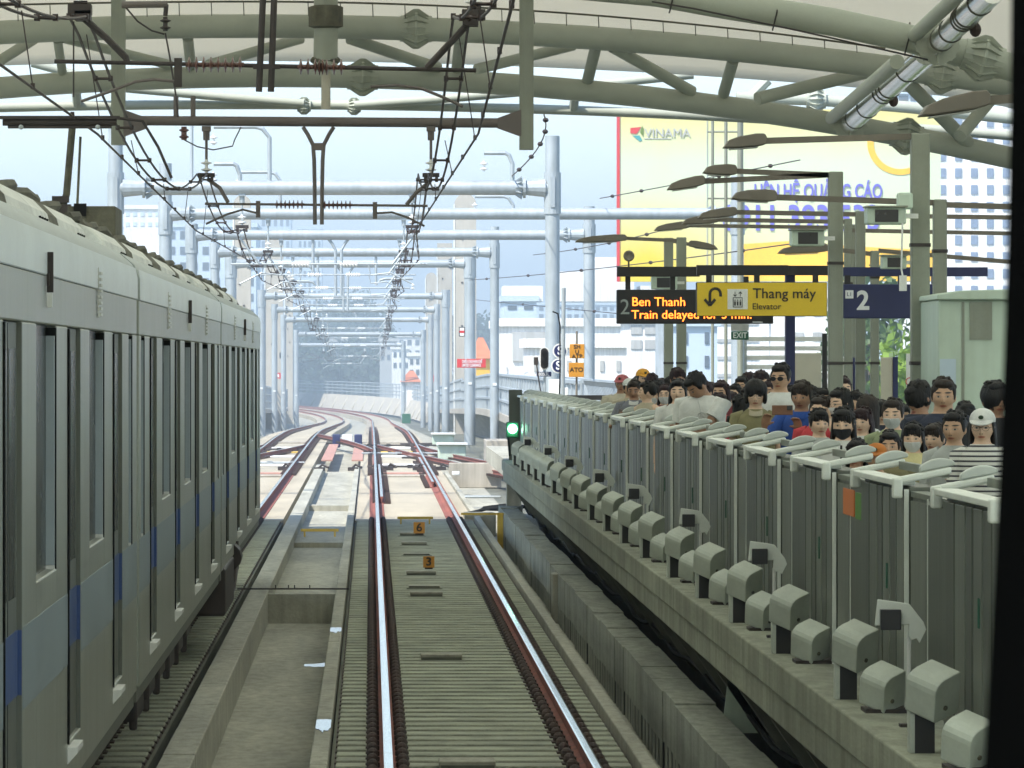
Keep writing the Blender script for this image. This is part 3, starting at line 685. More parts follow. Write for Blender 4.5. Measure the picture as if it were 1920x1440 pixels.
for i, y in enumerate(gy):
    lab = f'steel half-height platform gate with pale hooked cap, {ordn(i + 1)} from the camera'
    if i == 0: g0.location = (GX, y, PZT); g0['label'] = lab; continue
    if y > 106: break
    dup(g0, (GX, y, PZT), label=lab)
for c, mt, y0, z0, lab in (('orange', 'orange', 32.05, 2.0, ''), ('green', 'leaf3', 31.75, 1.98, '')):
    pass
st = MB().box(2.706, 2.7145, 30.68, 31.20, 2.10 - .09, 2.30 - .07)
Yst = 31.4
def sticker(px0, px1, py0, py1, m, lab):
    xw = GX + .042; y0 = xw * F / (px1 - CX); y1 = xw * F / (px0 - CX)
    z1 = PZ(py0, (y0 + y1) / 2); z0 = PZ(py1, (y0 + y1) / 2)
    tag(MB().box(xw - .004, xw + .003, y0, y1, z0, z1).build('sticker', m), lab, 'sticker')
M['sorange'] = mat('orange_sticker', (0.62, 0.17, 0.03), .6, var=.05); M['sgreen'] = mat('green_sticker', (0.09, 0.24, 0.03), .6, var=.05)
sticker(1582, 1602, 917, 966, 'sorange', 'plain orange sticker on the gate cladding')
sticker(1605, 1620, 925, 975, 'sgreen', 'plain green sticker beside the orange one on the gate')
# gate end panel + green signal
ge = thing('gate_end_panel', 'tall dark panel closing the gate row at the platform end', 'panel', (2.66, 105.6, PZT))
MB().box(0, .25, 0, .25, 0, 1.35).build('panel', 'gate', ge)
gs = thing('signal_lamp', 'lit green signal lamp at the far end of the gates', 'signal', P(961, 806, 104.6))
MB().cbox((0, .12, 0), .24, .2, .30).build('housing', 'exit', gs, bevel=.02)
MB().lathe((0, 0, .02), [(.02, -.03), (.085, -.02), (.085, .02), (.02, .03)], 16, 'y').build('lens', 'glow', gs)
MB().tube([(-.08, .1, -.15), (-.05, .1, -.5)], .02).build('cable', 'rubber', gs)
# ------------------------------------------------------------------ twin sensor hoods
def sensor():
    g = thing('obstacle_sensor', 'x', 'sensor', (2.63, 0, PZT), 0, 'twin sensor hoods along the platform edge')
    def hood(x, y, z, s, nm):
        pr = [(0, 0), (.05, -.0), (.16, -.0), (.17, .01), (.17, .14), (.166, .162), (.152, .182), (.128, .196), (.10, .202), (0, .206)]   # (front dist, z)
        rot = Matrix.Rotation(R(24), 4, 'X') @ Matrix.Rotation(R(43), 4, 'Z')
        T = Matrix.Translation((x, y, z)) @ rot
        rings = []
        for t in (-.088, .088):
            rings.append([T @ Vector((-(a * s - .085), t * s, (b - .02) * s)) for a, b in pr])
        MB().loft(rings).build(nm, 'sensor', g, bevel=.006)
        for q, r in ((.12, .012), ):
            p = T @ Vector((-.02, -.089 * s, .04)); n = (rot.to_3x3() @ Vector((0, -1, 0)))
            MB().tube([p, p + n * .008], r, 10).build('screw_cap', 'geard', g)
    hood(.07, 0, .22, 1.06, 'upper_hood'); hood(.115, -1.1, .06, 1.0, 'lower_hood')
    MB().box(-.04, .075, 0, .12, 0, .30).build('tall_post', 'sensor', g, bevel=.006)
    MB().box(-.03 + .015, .08 + .0, -.008, -.001, .0, .26).build('post_recess', 'black', g)
    MB().box(.07, .20, -1.1, -.98, 0, .12).build('short_post', 'geard', g)
    MB().box(.02, .26, -1.2, -.9, 0, .02).build('foot_plate', 'dark', g)
    return g
s0 = sensor(); reg(s0)
SY = [26.3, 30.5, 35.3, 39.5, 43.6, 47.8, 52.6, 56.9, 61, 65.3, 70.3, 74.2, 78.6, 83.6, 87.4, 91.3, 95, 100]
for i, y in enumerate(SY):
    lab = f'twin pale sensor hoods on posts at the platform edge, {ordn(i + 1)} pair from the camera'
    if i == 0: s0.location = (2.62, y, PZT); s0['label'] = lab
    else: dup(s0, (2.62, y, PZT), label=lab)
# bent plates with a black display on thin stalks
def monitor():
    g = thing('edge_monitor', 'x', 'monitor', (2.66, 0, PZT), 0, 'bent plates with black displays in front of the gates')
    pl = [(-.13, .35), (-.115, .485), (0.0, .47), (.05, .46), (.12, .37), (.135, .33), (.10, .26), (.085, .285), (.06, .275), (.04, .30), (.045, .355)]
    MB().prism(pl, 'y', -.02, .0).build('bent_plate', 'cap', g, bevel=.004)
    MB().box(-.105, .0, -.08, -.022, .33, .435).build('display', 'screen', g, bevel=.004)
    MB().tube([(.05, .01, -.17), (.05, .01, .3)], .012, 8).build('stalk', 'white', g)
    MB().cbox((.05, .01, -.162), .1, .1, .016).build('foot_plate', 'dark', g)
    return g
m0 = monitor(); reg(m0)
for i, (px, py) in enumerate(((1687, 1160), (1438, 1042), (1302, 975), (1198, 925), (1132, 895), (1075, 868), (1034, 846), (995, 829))):
    y = [28.2, 37.3, 46.1, 55.6, 64.6, 74, 82.5, 93][i]
    lab = f'pale bent plate holding a black display before the gates, {ordn(i + 1)} from the camera'
    p = (PX(px, y), y, PZ(py, y) - .385); sc_z = 1
    if i == 0: m0.location = p; m0['label'] = lab; q = m0
    else: q = dup(m0, p, label=lab)
# ================================================================== ROOF
def arch_pts(fn, Y, x0=-1300, x1=2700, n=40):
    return [P(x, fn(x), Y) for x in [x0 + (x1 - x0) * i / n for i in range(n + 1)]]
fA = lambda x: 49 + 5.4e-5 * (x - 470) ** 2
fB = lambda x: 143 + 8.1e-5 * (x - 520) ** 2
fC = lambda x: 196 + 2.8e-5 * (x - 450) ** 2
def fN(x):
    T = [(-1300, -300), (0, -95), (600, -60), (1000, -34), (1230, -14), (1384, 14), (1546, 38), (1709, 73), (1872, 118), (2100, 195), (2700, 470)]
    for (a, p), (b, q) in zip(T, T[1:]):
        if x <= b: t = (x - a) / (b - a); return p + (q - p) * t
    return T[-1][1]
YA, YB_, YC, YN = 100.0, 101.5, 105.5, 78.0
tr = thing('roof_truss', 'large sage green tubular arch truss at the open end of the roof', 'roof truss', P(470, 150, 100))
MB().tube(arch_pts(fA, YA), .218, 18).build('upper_chord', 'green', tr, smooth=True)
MB().tube(arch_pts(fB, YB_), .205, 18).build('lower_chord', 'green', tr, smooth=True)
for x0, y0, x1, y1, r in ((108, 75, 117, 135, .085), (352, 70, 358, 125, .10), (862, 75, 856, 130, .10), (1118, 85, 1102, 150, .11), (1375, 112, 1357, 175, .11),
                          (-10, 120, 66, 72, .10), (120, 72, 320, 122, .09), (390, 122, 565, 72, .10), (655, 72, 822, 128, .11), (893, 130, 1075, 85, .10), (1148, 88, 1298, 172, .11),
                          (1420, 185, 1640, 132, .12), (1697, 150, 1815, 268, .13), (1800, 255, 1880, 160, .12), (-140, 75, -60, 150, .1), (1925, 170, 2060, 330, .12)):
    MB().tube([P(x0, y0, YA + .1), P(x1, y1, YB_ - .1)], r, 12).build('truss_strut', 'green', tr, smooth=True)
def collar(px, py, Y, r, parent, w=.22, tilt=0):
    m = MB(); n = 16
    m.lathe((0, 0, 0), [(r * 1.02, -w), (r * 1.5, -.03), (r * 1.62, -.02), (r * 1.62, .02), (r * 1.5, .03), (r * 1.02, w)], 8, 'x')
    for k in range(n):
        a = 2 * math.pi * k / n; c, s = math.cos(a), math.sin(a)
        m.add([(-w * 1.25, c * r, s * r), (w * 1.25, c * r, s * r), (.05, c * r * 1.7, s * r * 1.7), (-.05, c * r * 1.7, s * r * 1.7)], [(0, 1, 2, 3)])
    m.lathe((0, 0, 0), [(r * 1.02, -w * 1.3), (r * 1.12, -w * 1.3), (r * 1.12, w * 1.3), (r * 1.02, w * 1.3)], 20, 'x')
    o = m.build('flange_collar', 'green', parent); o.location = P(px, py, Y); o.rotation_euler = (0, R(tilt), 0); return o
for px, Y, f_, r, t in ((780, YA, fA, .215, 1), (1766, YA, fA, .215, 8), (680, YB_, fB, .205, 1), (1700, YB_, fB, .205, 10)): collar(px, f_(px), Y, r, tr, tilt=t)
settle(tr)
ar = thing('roof_arch', 'thick sage green arch tube crossing the upper corner over the platform', 'roof arch', P(1500, 30, 78))
MB().tube(arch_pts(fN, YN, n=60), .20, 18).build('arch_tube', 'green', ar, smooth=True)
MB().tube([P(1222, 3, 77.4), P(1300, 16, 77.4), P(1500, 58, 77.4), P(1740, 112, 77.4)], .014, 6).build('conduit', 'dark', ar)
for px in (1262, 1455, 1702):
    a = P(px, fN(px), YN); MB().tube([a + Vector((.03, 0, .22)), a + Vector((.0, -.22, .0)), a + Vector((-.05, -.12, -.22)), a + Vector((-.07, -.3, -.26))], .012, 5).build('strap', 'dark', ar)
collar(1843, fN(1843), YN, .2, ar, tilt=15); settle(ar)
ti = thing('roof_tie', 'slimmer tie tube spanning below the arch truss', 'roof tie', P(450, 196, 105))
MB().tube(arch_pts(fC, YC), .092, 12).build('tie_tube', 'green', ti, smooth=True)
for px in (570, 664): collar(px, fC(px) + 2, YC - .1, .10, ti, .10)
for pts in ([(60, 118), (240, 166), (420, 182), (570, 194)], [(664, 197), (800, 188), (1010, 170), (1300, 140)]):
    MB().tube([P(x, y, YC - .2) for x, y in pts], .085, 10).build('bracing_tube', 'green', ti, smooth=True)
for px in (142, 1080): MB().tube([P(px, 160, YC - .5), P(px - 5 if px > 500 else px + 3, fC(px), YC)], .09, 8).build('drop_strut', 'green', ti)
settle(ti)
ti = thing('roof_tie', 'far slender tube with a round knuckle seen through the roof over the platform', 'roof tie', P(1500, 190, 118))
MB().tube([P(1380, 183, 118), P(1530, 187, 118), P(1700, 201, 118), P(1900, 222, 118), P(2300, 262, 118)], .13, 10).build('tie_tube', 'green', ti, smooth=True)
collar(1530, 187, 118, .17, ti, .16)
for a, b in (((1790, 258), (1850, 205)), ((1830, 205), (1760, 190)), ((1400, 190), (1440, 150))): MB().tube([P(*a, 118), P(*b, 118)], .11, 8).build('bracing_tube', 'green', ti)
settle(ti)
rc = thing('roof_cable', 'thin ribbed edge cable with short pins above the arch truss', 'cable', P(500, 4, 99))
fR = lambda x: 3 + (max(0, x - 470) ** 2) * 6.2e-5 + (max(0, 470 - x) ** 2) * 3e-5
MB().tube([P(x, fR(x), 99.4) for x in range(-700, 1680, 40)], .02, 6).build('cable_run', 'geard', rc)
m = MB()
for k in range(-10, 27):
    x = 33 + 60.5 * k; m.tube([P(x, fR(x), 99.4), P(x + 1, fA(x) - 20, 99.8)], .009, 4)
m.build('pins', 'geard', rc); settle(rc)
def duct_pipe(a, b, Ya, Yb, lab):
    A, B = P(*a, Ya), P(*b, Yb); d = B - A; g = thing('silver_pipe', lab, 'pipe', A)
    rp_ = .165 if Ya < 75 else .19
    MB().tube([A, B], rp_, 16).build('pipe', 'duct', g, smooth=True)
    for t in (.2, .42, .46, .5, .72, .9):
        p = A + d * t; MB().tube([p, p + d.normalized() * .05], rp_ + .012, 16).build('band', 'geard', g)
    p = A + d * .5 + Vector((.15, -.1, -.15)); MB().ell(p, (.08, .08, .1), 8, 6).build('valve', 'clip', g)
    n = 12; q = B - d.normalized() * .15; m = MB(); u = d.normalized().cross(Vector((0, 0, 1))).normalized(); v = u.cross(d.normalized())
    for k in range(n):
        a_ = 2 * math.pi * k / n; r = u * math.cos(a_) + v * math.sin(a_); m.bar(q + r * .16, q + r * .3, .025, .25)
    m.build('flange_fins', 'green', g); settle(g)
duct_pipe((1862, -18), (1757, 82), 68, 77.6, 'silver pipe section dropping from the top corner onto the thick arch')
duct_pipe((1738, 98), (1593, 232), 80, 100.6, 'silver pipe section running from the thick arch down to the truss')
for a, b, Ya, Yb, r, lab in (((1808, -20), (1715, 66), 69, 77.8, .10, 'green strut beside the upper silver pipe'), ((1682, 116), (1558, 222), 79.5, 100.9, .11, 'green strut beside the lower silver pipe')):
    tag(MB().tube([P(*a, Ya), P(*b, Yb)], r, 12).build('roof_strut', 'green', smooth=True), lab, 'roof strut')
cpost = thing('hanging_column', 'pale mottled column hanging at the middle of the truss', 'column', P(611, 130, 98.6))
MB().tube([P(611, -60, 98.4), P(611, 60, 98.6), P(610, 128, 98.8)], [.215, .215, .22], 16).build('shaft', 'green', cpost, smooth=True)
MB().lathe(P(610, 122, 98.8), [(.2, .0), (.27, .06), (.27, .1), (.24, .14)], 16).lathe(P(611, 30, 98.5), [(.22, -.22), (.31, -.19), (.31, .16), (.22, .19)], 12).build('flange_collar', 'geard', cpost)
MB().tube([P(611, 128, 98.9), P(611, 205, 98.9)], .088, 10).build('drop_rod', 'cream', cpost); settle(cpost)
# membrane
mem = MB(); rows = []
def mz(X, Y):
    e = 8.655 - .0038 * (X + 2.3) ** 2 - (max(0, abs(X + 2.3) - 13) ** 2) * .05
    rise = 0 if Y >= 104 else (1.55 * min(1, (104 - Y) / 6.0) ** .8)
    return e + rise + .12 * math.sin(Y * .35) * (Y < 98)
ys = [-15, 0, 15, 30, 45, 60, 75, 85, 92, 96, 98, 99, 100, 101, 102, 103, 103.6, 104]
xs = [-18 + 1.0 * i for i in range(37)]
for Y in ys: rows.append([(x, Y, mz(x, Y)) for x in xs])
nx = len(xs)
def mempart(i0, i1, m, lab):
    q = MB(); q.v = [p for r in rows[i0:i1 + 1] for p in r]
    q.f = [(i * nx + j, i * nx + j + 1, (i + 1) * nx + j + 1, (i + 1) * nx + j) for i in range(i1 - i0) for j in range(nx - 1)]
    o = q.build('roof_membrane', m, smooth=True); sd = o.modifiers.new('thick', 'SOLIDIFY'); sd.thickness = .03; tag(o, lab, 'roof')
M['roofin'] = mat('roof_lining', (0.84, 0.835, 0.745), 0.8, var=0.03, scale=0.3, trans=0.63)  # unseen roof part; translucency and tint set the interior fill light
k_ = ys.index(96); mempart(0, k_, 'roofin', 'broad roof lining over the station, out of view behind the arches'); mempart(k_, len(ys) - 1, 'memb', 'stretched beige membrane roof above the arches')
# ================================================================== OVERHEAD LINE
def discs(m, c, n, r, step, ax='x', core=.02):
    L = n * step; pr = [(core, -L / 2)]
    for k in range(n):
        t = -L / 2 + (k + .5) * step; pr += [(core, t - step * .3), (r, t - step * .08), (r, t + step * .02), (core, t + step * .2)]
    pr.append((core, L / 2)); return m.lathe(c, pr, 10, ax)
def rod_set(par, Y, pxl, pxr, pyl, pyr, ins, m, im, r=.03, plates=()):
    a, b = P(pxl, pyl, Y), P(pxr, pyr, Y); MB().tube([a, b], r, 8).build('insulated_rod', m, par)
    for px, n in ins:
        t = (px - pxl) / (pxr - pxl); q = MB(); discs(q, a + (b - a) * t, n, .085, .075, 'x', r * 1.15); q.build('insulator', im, par)
    for px in plates:
        t = (px - pxl) / (pxr - pxl); c = a + (b - a) * t; MB().box(c.x - .04, c.x + .04, Y - .03, Y + .03, c.z - .24, c.z + .06).build('drop_plate', m, par)
def hanger(par, x, Y, zt, zb, m, im, drop=.22):
    MB().box(x - .08, x + .08, Y - .1, Y + .1, zt - .06, zt + .03).tube([(x, Y, zt - .02), (x, Y, zt - drop)], [.065, .06], 10).tube([(x, Y, zt - drop), (x, Y, zb)], .025, 8).build('hanger', m, par)
    q = MB(); discs(q, (x, Y, zb + .10), 2, .10, .12, 'z', .03); q.build('insulator', im, par)
    MB().cbox((x, Y, zb - .06), .30, .22, .07).cbox((x - .1, Y, zb - .12), .05, .3, .12).cbox((x + .1, Y, zb - .12), .05, .3, .12).build('wire_clamp', 'dark', par)
# --- portal hung from the roof at Y=100
g = thing('catenary_beam', 'dark brown overhead line beam hung from the roof on two square posts', 'catenary beam', (-.9, 100, 7.3))
Yp = 98.2
a, b = P(232, 226, Yp), P(975, 231, Yp)
MB().tube([a, b], .088, 14).build('beam', 'brown', g, smooth=True)
for px, s, yb in ((222, 1, 272), (987, -1, 281)):
    MB().cbox(P(px, 105, Yp) , .25, .25, 3.2 if False else (PZ(-80, Yp) - PZ(yb, Yp))).build('square_post', 'greenpost', g).location = (0, 0, PZ((-80 + yb) / 2, Yp) - PZ(105, Yp))
    q = P(px + s * 10, 231, Yp); MB().loft([[q + Vector((0, dy, dz)) for dy, dz in ((-.13, -.24), (.13, -.24), (.13, .24), (-.13, .24))], [q + Vector((s * .42, dy, dz)) for dy, dz in ((-.09, -.09), (.09, -.09), (.09, .09), (-.09, .09))]]).build('bracket', 'brown', g)
for px in (330, 362): MB().tube([P(px, 180, Yp), P(px, 218, Yp)], .045, 8).build('stub', 'brown', g)
for s in (-1, 1):   # Y shaped yoke
    pts = [(597 + s * 29, 238), (597 + s * 20, 252), (597 + s * 10, 272), (597 + s * 8, 300), (597 + s * 7, 350), (597 + s * 6.5, 421)]
    MB().tube([P(x, y, Yp) for x, y in pts], .036, 8).build('yoke_bar', 'brown', g)
MB().cbox(P(597, 275, Yp), .2, .05, .13).build('yoke_plate', 'brown', g)
rod_set(g, Yp, 384, 802, 382, 386, ((543, 7), (633, 7)), 'brown', 'ceramic_d', .022, (484, 703))
for px in (387, 808): hanger(g, PX(px, Yp), Yp, PZ(240, Yp), PZ(322, Yp), 'brown', 'ceramic')
q = MB(); discs(q, P(345, 250, Yp), 2, .09, .12, 'z', .05); q.build('insulator', 'ceramic_d', g)
for pts in (((388, 335), (412, 352), (428, 380)), ((806, 340), (780, 362), (762, 384))): MB().tube([P(x, y, Yp) for x, y in pts], .035, 8).build('stay', 'brown', g)
for pts in (((484, 400), (455, 393), (425, 402), (386, 420)), ((703, 400), (735, 398), (765, 408), (796, 424))): MB().tube([P(x, y, Yp) for x, y in pts], .022, 6).build('steady_arm', 'brown', g)
MB().tube([P(x, y, Yp) for x, y in ((345, 262), (370, 275), (400, 281), (436, 274), (440, 262), (452, 238))], .012, 5).build('jumper', 'dark', g)
settle(g)
# --- nearer support at Y=56.7
g = thing('catenary_drop', 'pair of dark vertical bars carrying an insulated crossbar close under the roof', 'catenary support', (-1.1, 56.7, 5.7))
Yq = 56.7
for px in (489.5, 510): MB().tube([P(px + 6, -60, Yq), P(px - 4 if px < 500 else px - 2, 172, Yq)], .035, 10).build('vertical_bar', 'dark', g)
rod_set(g, Yq, 102, 893, 115, 132, ((403, 8), (585, 4), (620, 4)), 'dark', 'ceramic_d', .022, (334,))
MB().cbox(P(500, 125, Yq), .28, .06, .05).build('clamp', 'dark', g)
for c_, s in (((150, 18), 1), ((888, 28), -1)):
    MB().cbox(P(*c_, Yq), .24, .3, .10).cbox(P(c_[0] + 6 * s, c_[1] + 12, Yq), .16, .3, .1).tube([P(c_[0] - 12, c_[1] - 12, Yq), P(c_[0] + 14, c_[1] - 12, Yq)], .03, 6).build('wire_clamp', 'dark', g)
    q = MB(); discs(q, P(c_[0], c_[1] - 34, Yq), 2, .09, .1, 'z', .03); q.build('insulator', 'ceramic', g)
for pts in (((158, 35), (200, 72), (236, 108), (238, 118)), ((884, 38), (840, 85), (800, 128))): MB().tube([P(x, y, Yq) for x, y in pts], .036, 8).build('stay', 'dark', g)
for pts in (((330, 153), (290, 149), (255, 153), (205, 172), (152, 190)), ((695, 163), (745, 160), (790, 166), (830, 182), (868, 200))): MB().tube([P(x, y, Yq) for x, y in pts], .018, 6).build('steady_arm', 'brown', g)
MB().tube([P(138, 40, Yq), P(138, 182, Yq)], .009, 5).build('dropper', 'dark', g)
settle(g)
g = thing('feeder_bracket', 'short brown bracket with a hanging insulator below the membrane', 'bracket', P(225, 8, 70))
MB().tube([P(228, 9, 70), P(314, 8, 70)], .045, 8).build('arm', 'brown', g); MB().tube([P(312, 8, 70), P(310, 30, 70)], .03, 8).build('drop', 'dark', g)
q = MB(); discs(q, P(310, 45, 70), 2, .07, .09, 'z', .03); q.build('insulator', 'dark', g)
MB().tube([P(x, y, 70) for x, y in ((236, 14), (258, 40), (285, 58), (308, 64))], .012, 5).tube([P(x, y, 70) for x, y in ((310, 62), (318, 105), (330, 180), (334, 220))], .012, 5).build('jumper', 'dark', g); settle(g)
# --- sunlit portals
SUP = [(22, 6.3), (56.7, 6.50), (98.2, 6.32), (126, 6.0), (158, 6.08), (181, 5.95), (208, 5.95), (232, 5.9), (262, 5.6), (300, 5.3), (340, 4.95), (375, 4.65), (440, 4.1), (520, 3.9), (600, 3.9), (700, 3.9)]
def portal(Y, xl, xr, zb, top_l, top_r, d, lab, extra=(), yoke=False, goose=()):
    g = thing('catenary_portal', lab, 'catenary portal', (0, Y, -.5), 0, 'galvanised catenary portals over the sunlit track')
    zz = prof(Y) - .5; pm = path(0, Y); cx = pm.x - MID
    for x, t in ((xl, top_l), (xr, top_r)):
        x += cx; MB().tube([(x, Y, zz), (x, Y, t)], d / 2, 16).build('mast', 'galv', g, smooth=True)
        MB().tube([(x, Y, zb - .6), (x, Y, zb + .35)], d / 2 + .03, 16).cbox((x, Y - d / 2 - .02, zb - .1), .1, .06, .7).build('mast_sleeve', 'galv', g)
        s = 1 if x < cx else -1
        q = MB().lathe((x + s * (d / 2 + .45), Y, zb), [(.22, -s * .45), (.17, 0), (.24, 0), (.24, s * .06), (.14, s * .08)], 14, 'x')
        for k in range(12):
            a_ = 6.283 * k / 12; q.add([(x + s * (d / 2 + .52), Y + .13 * math.cos(a_), zb + .13 * math.sin(a_)), (x + s * (d / 2 + .75), Y + .13 * math.cos(a_), zb + .13 * math.sin(a_)), (x + s * (d / 2 + .54), Y + .27 * math.cos(a_), zb + .27 * math.sin(a_))], [(0, 1, 2)])
        q.build('flange_collar', 'galv', g)
        MB().cbox((x - .0, Y - d / 2 - .01, zz + 2.6), .16, .02, .1).build('mast_label', 'white', g)
    MB().tube([(xl + cx, Y, zb), (xr + cx, Y, zb)], .17, 14).build('beam', 'galv', g, smooth=True)
    for x in (-2.95, .95): hanger(g, x + cx, Y, zb - .13, min([z for y_, z in SUP if abs(y_ - Y) < 3] or [zb - 1.4]) + .1, 'galv', 'ceramic')
    if yoke:
        for s in (-1, 1): MB().tube([(MID + s * .34 + cx, Y, zb - .12), (MID + s * .2 + cx, Y, zb - .3), (MID + s * .1 + cx, Y, zb - .5), (MID + s * .09 + cx, Y, zb - 2.0)], .05, 8).build('yoke_bar', 'galv', g)
    zr = zb - 1.75
    MB().tube([(-3.2 + cx, Y, zr), (1.3 + cx, Y, zr)], .022, 6).build('insulated_rod', 'galv', g)
    for x in (-1.6, -.5):
        q = MB(); discs(q, (x + cx, Y, zr), 6, .07, .07, 'x', .03); q.build('insulator', 'ceramic', g)
    for x, s in ((-3.0, 1), (.95, -1)):
        MB().tube([(x + cx + s * 1.0, Y, zr), (x + cx + s * .95, Y, zr - .25), (x + cx + s * .5, Y, zr - .2), (x + cx, Y, zr - .45)], .02, 6).build('steady_arm', 'galv', g)
        MB().tube([(x + cx, Y, zb - 1.15), (x + cx + s * .45, Y, zr)], .03, 6).build('stay', 'galv', g)
    for x0, x1, h_ in goose:
        r = .05; MB().tube([(x0, Y, zb), (x0, Y, zb + h_ - .25), (x0 + (x1 - x0) * .12, Y, zb + h_ - .05), (x0 + (x1 - x0) * .25, Y, zb + h_), (x1, Y, zb + h_)], r, 8).build('gooseneck', 'galv', g)
        q = MB(); discs(q, (x1, Y, zb + h_ - .3), 2, .09, .12, 'z', .03); q.build('insulator', 'ceramic', g)
    for px_ in extra:
        MB().tube([(px_, Y, zb + 1.6), (px_, Y, zb)], .04, 6).build('upright', 'galv', g)
    settle(g)
    g.location.z = -.5
portal(126, -5.85, 4.17, 6.93, 8.3, 8.12, .33, 'nearest galvanised portal outside the roof with goosenecks on its beam', goose=((-2.32, -3.6, 1.4), (-3.0, -3.6, .55), (3.25, 2.6, .8)), extra=(-4.1,))
portal(158, -5.9, 10.55, 7.20, 8.65, 8.3, .36, 'second galvanised portal, its beam reaching far in front of the billboard', goose=((-2.6, -3.8, 1.2), (4.1, 3.0, .5)))
portal(181, -5.9, 7.2, 7.13, 7.5, 8.07, .37, 'third galvanised portal with a forked yoke in its middle', yoke=True, goose=((-1.9, -2.7, -1.0),))
portal(208, -5.9, 4.69, 7.1, 7.4, 8.07, .34, 'fourth galvanised portal on thick masts', yoke=False, goose=((.2, 1.6, -1.0), (-2.0, -3.4, -1.1)))
portal(232, -5.9, 4.19, 7.1, 7.35, 7.5, .47, 'fifth galvanised portal, on the thickest platform side mast', yoke=True)
portal(300, -5.95, 4.1, 6.55, 6.9, 6.9, .42, 'sixth galvanised portal beyond the switches', goose=((-2.0, -3.2, .5),))
portal(340, -5.95, 4.1, 6.2, 6.5, 6.5, .36, 'seventh galvanised portal before the bend')
portal(375, -5.95, 4.1, 5.85, 6.1, 6.1, .36, 'eighth galvanised portal before the bend', goose=((-1.0, -3.0, .6),))
portal(440, -5.95, 4.2, 5.2, 5.5, 5.5, .4, 'ninth galvanised portal at the start of the bend')
portal(520, -5.95, 4.6, 4.6, 5.0, 5.0, .4, 'farthest galvanised portal standing in the bend')
# --- wires
def wires(x, lab):
    off = O(x)
    g = thing('overhead_wires', lab, 'overhead wires', (x, 98, 5.3))
    L, Rr, rung = [], [], MB(); s = .085
    def pt(Y):
        for (a, za), (b, zb) in zip(SUP, SUP[1:]):
            if a <= Y <= b:
                t = (Y - a) / (b - a); sag = .92 * min(1, ((b - a) / 42) ** 2) * (1.15 if a > 90 and a < 280 else 1)
                u = t if Y < 100 else t
                v = za + (zb - za) * t - sag * 4 * t * (1 - t); return v
        return 4
    ys = []; Y = 22
    while Y < 700:
        ys.append(Y); Y += 1.8 if Y < 300 else 5
    pl = [path(off - s, Y, 0) for Y in ys]; pr = [path(off + s, Y, 0) for Y in ys]
    for arr in (pl, pr):
        for p_, Y in zip(arr, ys): p_.z = pt(Y)
    MB().tube(pl, .016, 5).build('messenger_wire', 'wire', g); MB().tube(pr, .016, 5).build('messenger_wire', 'wire', g)
    for i, Y in enumerate(ys):
        if i % 3 == 1 and Y < 330:
            rung = MB().tube([pl[i], pr[i]], .016, 5)
            for p_ in (pl[i], pr[i]): rung.cbox(p_, .05, .12, .06)
            rung.build('wire_spacer', 'wire', g)
    cwp = []
    for k, (a, za) in enumerate(SUP):
        st = .18 if k % 2 else -.12; q = path(off + st, a, 0); q.z = 5.28 + min(0, prof(a)); cwp.append(q)
    MB().tube(cwp, .013, 5).build('contact_wire', 'wire', g)
    dm = MB()
    def cw(Y):
        for a, b in zip(cwp, cwp[1:]):
            if a.y <= Y <= b.y: return a.lerp(b, (Y - a.y) / (b.y - a.y))
        return None
    for i, Y in enumerate(ys):
        if i % 3 == 2 and Y < 320:
            c_ = cw(Y)
            if c_:
                dm = MB().cbox(c_ + Vector((0, 0, .015)), .035, .1, .05)
                if i % 6 == 2: dm.tube([c_, (pl[i] + pr[i]) / 2], .006, 4)
                dm.build('wire_clip', 'wire', g)
    settle(g)
wires(-3.0, 'ladder-like messenger wires and contact wire above the train track')
wires(.93, 'ladder-like messenger wires and contact wire above the open track')
for i, (a, b, c, lab) in enumerate((
        (P(1000, 478, 205), P(1160, 462, 150), P(1330, 405, 126), 'thin beaded feeder wire rising towards the billboard'),
        (P(880, 525, 230), P(1100, 512, 160), P(1500, 455, 110), 'thin beaded wire passing low in front of the billboard'),
        (P(960, 330, 126), P(1040, 262, 110), P(1020, 215, 105), 'thin wire falling from the roof to the gooseneck'),
        (P(1125, 372, 158), P(1250, 350, 140), P(1500, 300, 120), 'thin wire crossing the upper part of the billboard'),
        (P(870, 560, 300), P(990, 572, 230), P(1160, 588, 160), 'thin sagging wire over the white building'))):
    m = MB().tube(bez(a, b, c, 10), .014, 5)
    for p_ in bez(a, b, c, 10)[1:-1:2]: m.ell(p_, (.06, .06, .05), 6, 4)
    tag(m.build('feeder_wire', 'wire'), lab, 'wire')
# ================================================================== SIGNS
def panel(name, lab, px0, px1, py0, py1, Y, D, m, edge=None, em='black'):
    x0, x1, z1, z0 = PX(px0, Y), PX(px1, Y), PZ(py0, Y), PZ(py1, Y)
    g = thing(name, lab, 'sign', ((x0 + x1) / 2, Y + D / 2, z0)); w_, h_ = x1 - x0, z1 - z0
    MB().box(-w_ / 2, w_ / 2, -D / 2, D / 2, 0, h_).build('case', em if edge else m, g, bevel=.01)
    if edge: MB().box(-w_ / 2 + edge, w_ / 2 - edge, -D / 2 - .006, -D / 2 + .002, edge, h_ - edge).build('face', m, g)
    return g, w_, h_, D, Y
def onp(px, py, Y, g): return (PX(px, Y) - g.location.x, PZ(py, Y) - g.location.z)
def drop_rods(g, pxs, py0, py1, Y, r=.018, m='black'):
    for px in pxs:
        x, z0 = onp(px, py0, Y, g); _, z1 = onp(px, py1, Y, g)
        MB().cbox((x, 0, (z0 + z1) / 2), r * 2, r * 2, z0 - z1).build('hanger_rod', m, g)
g, w_, h_, D, Y = panel('departure_display', 'black departure display with orange text reading Ben Thanh, Train delayed for 3 min.', 1157, 1450, 543, 607, 66, .22, 'black')
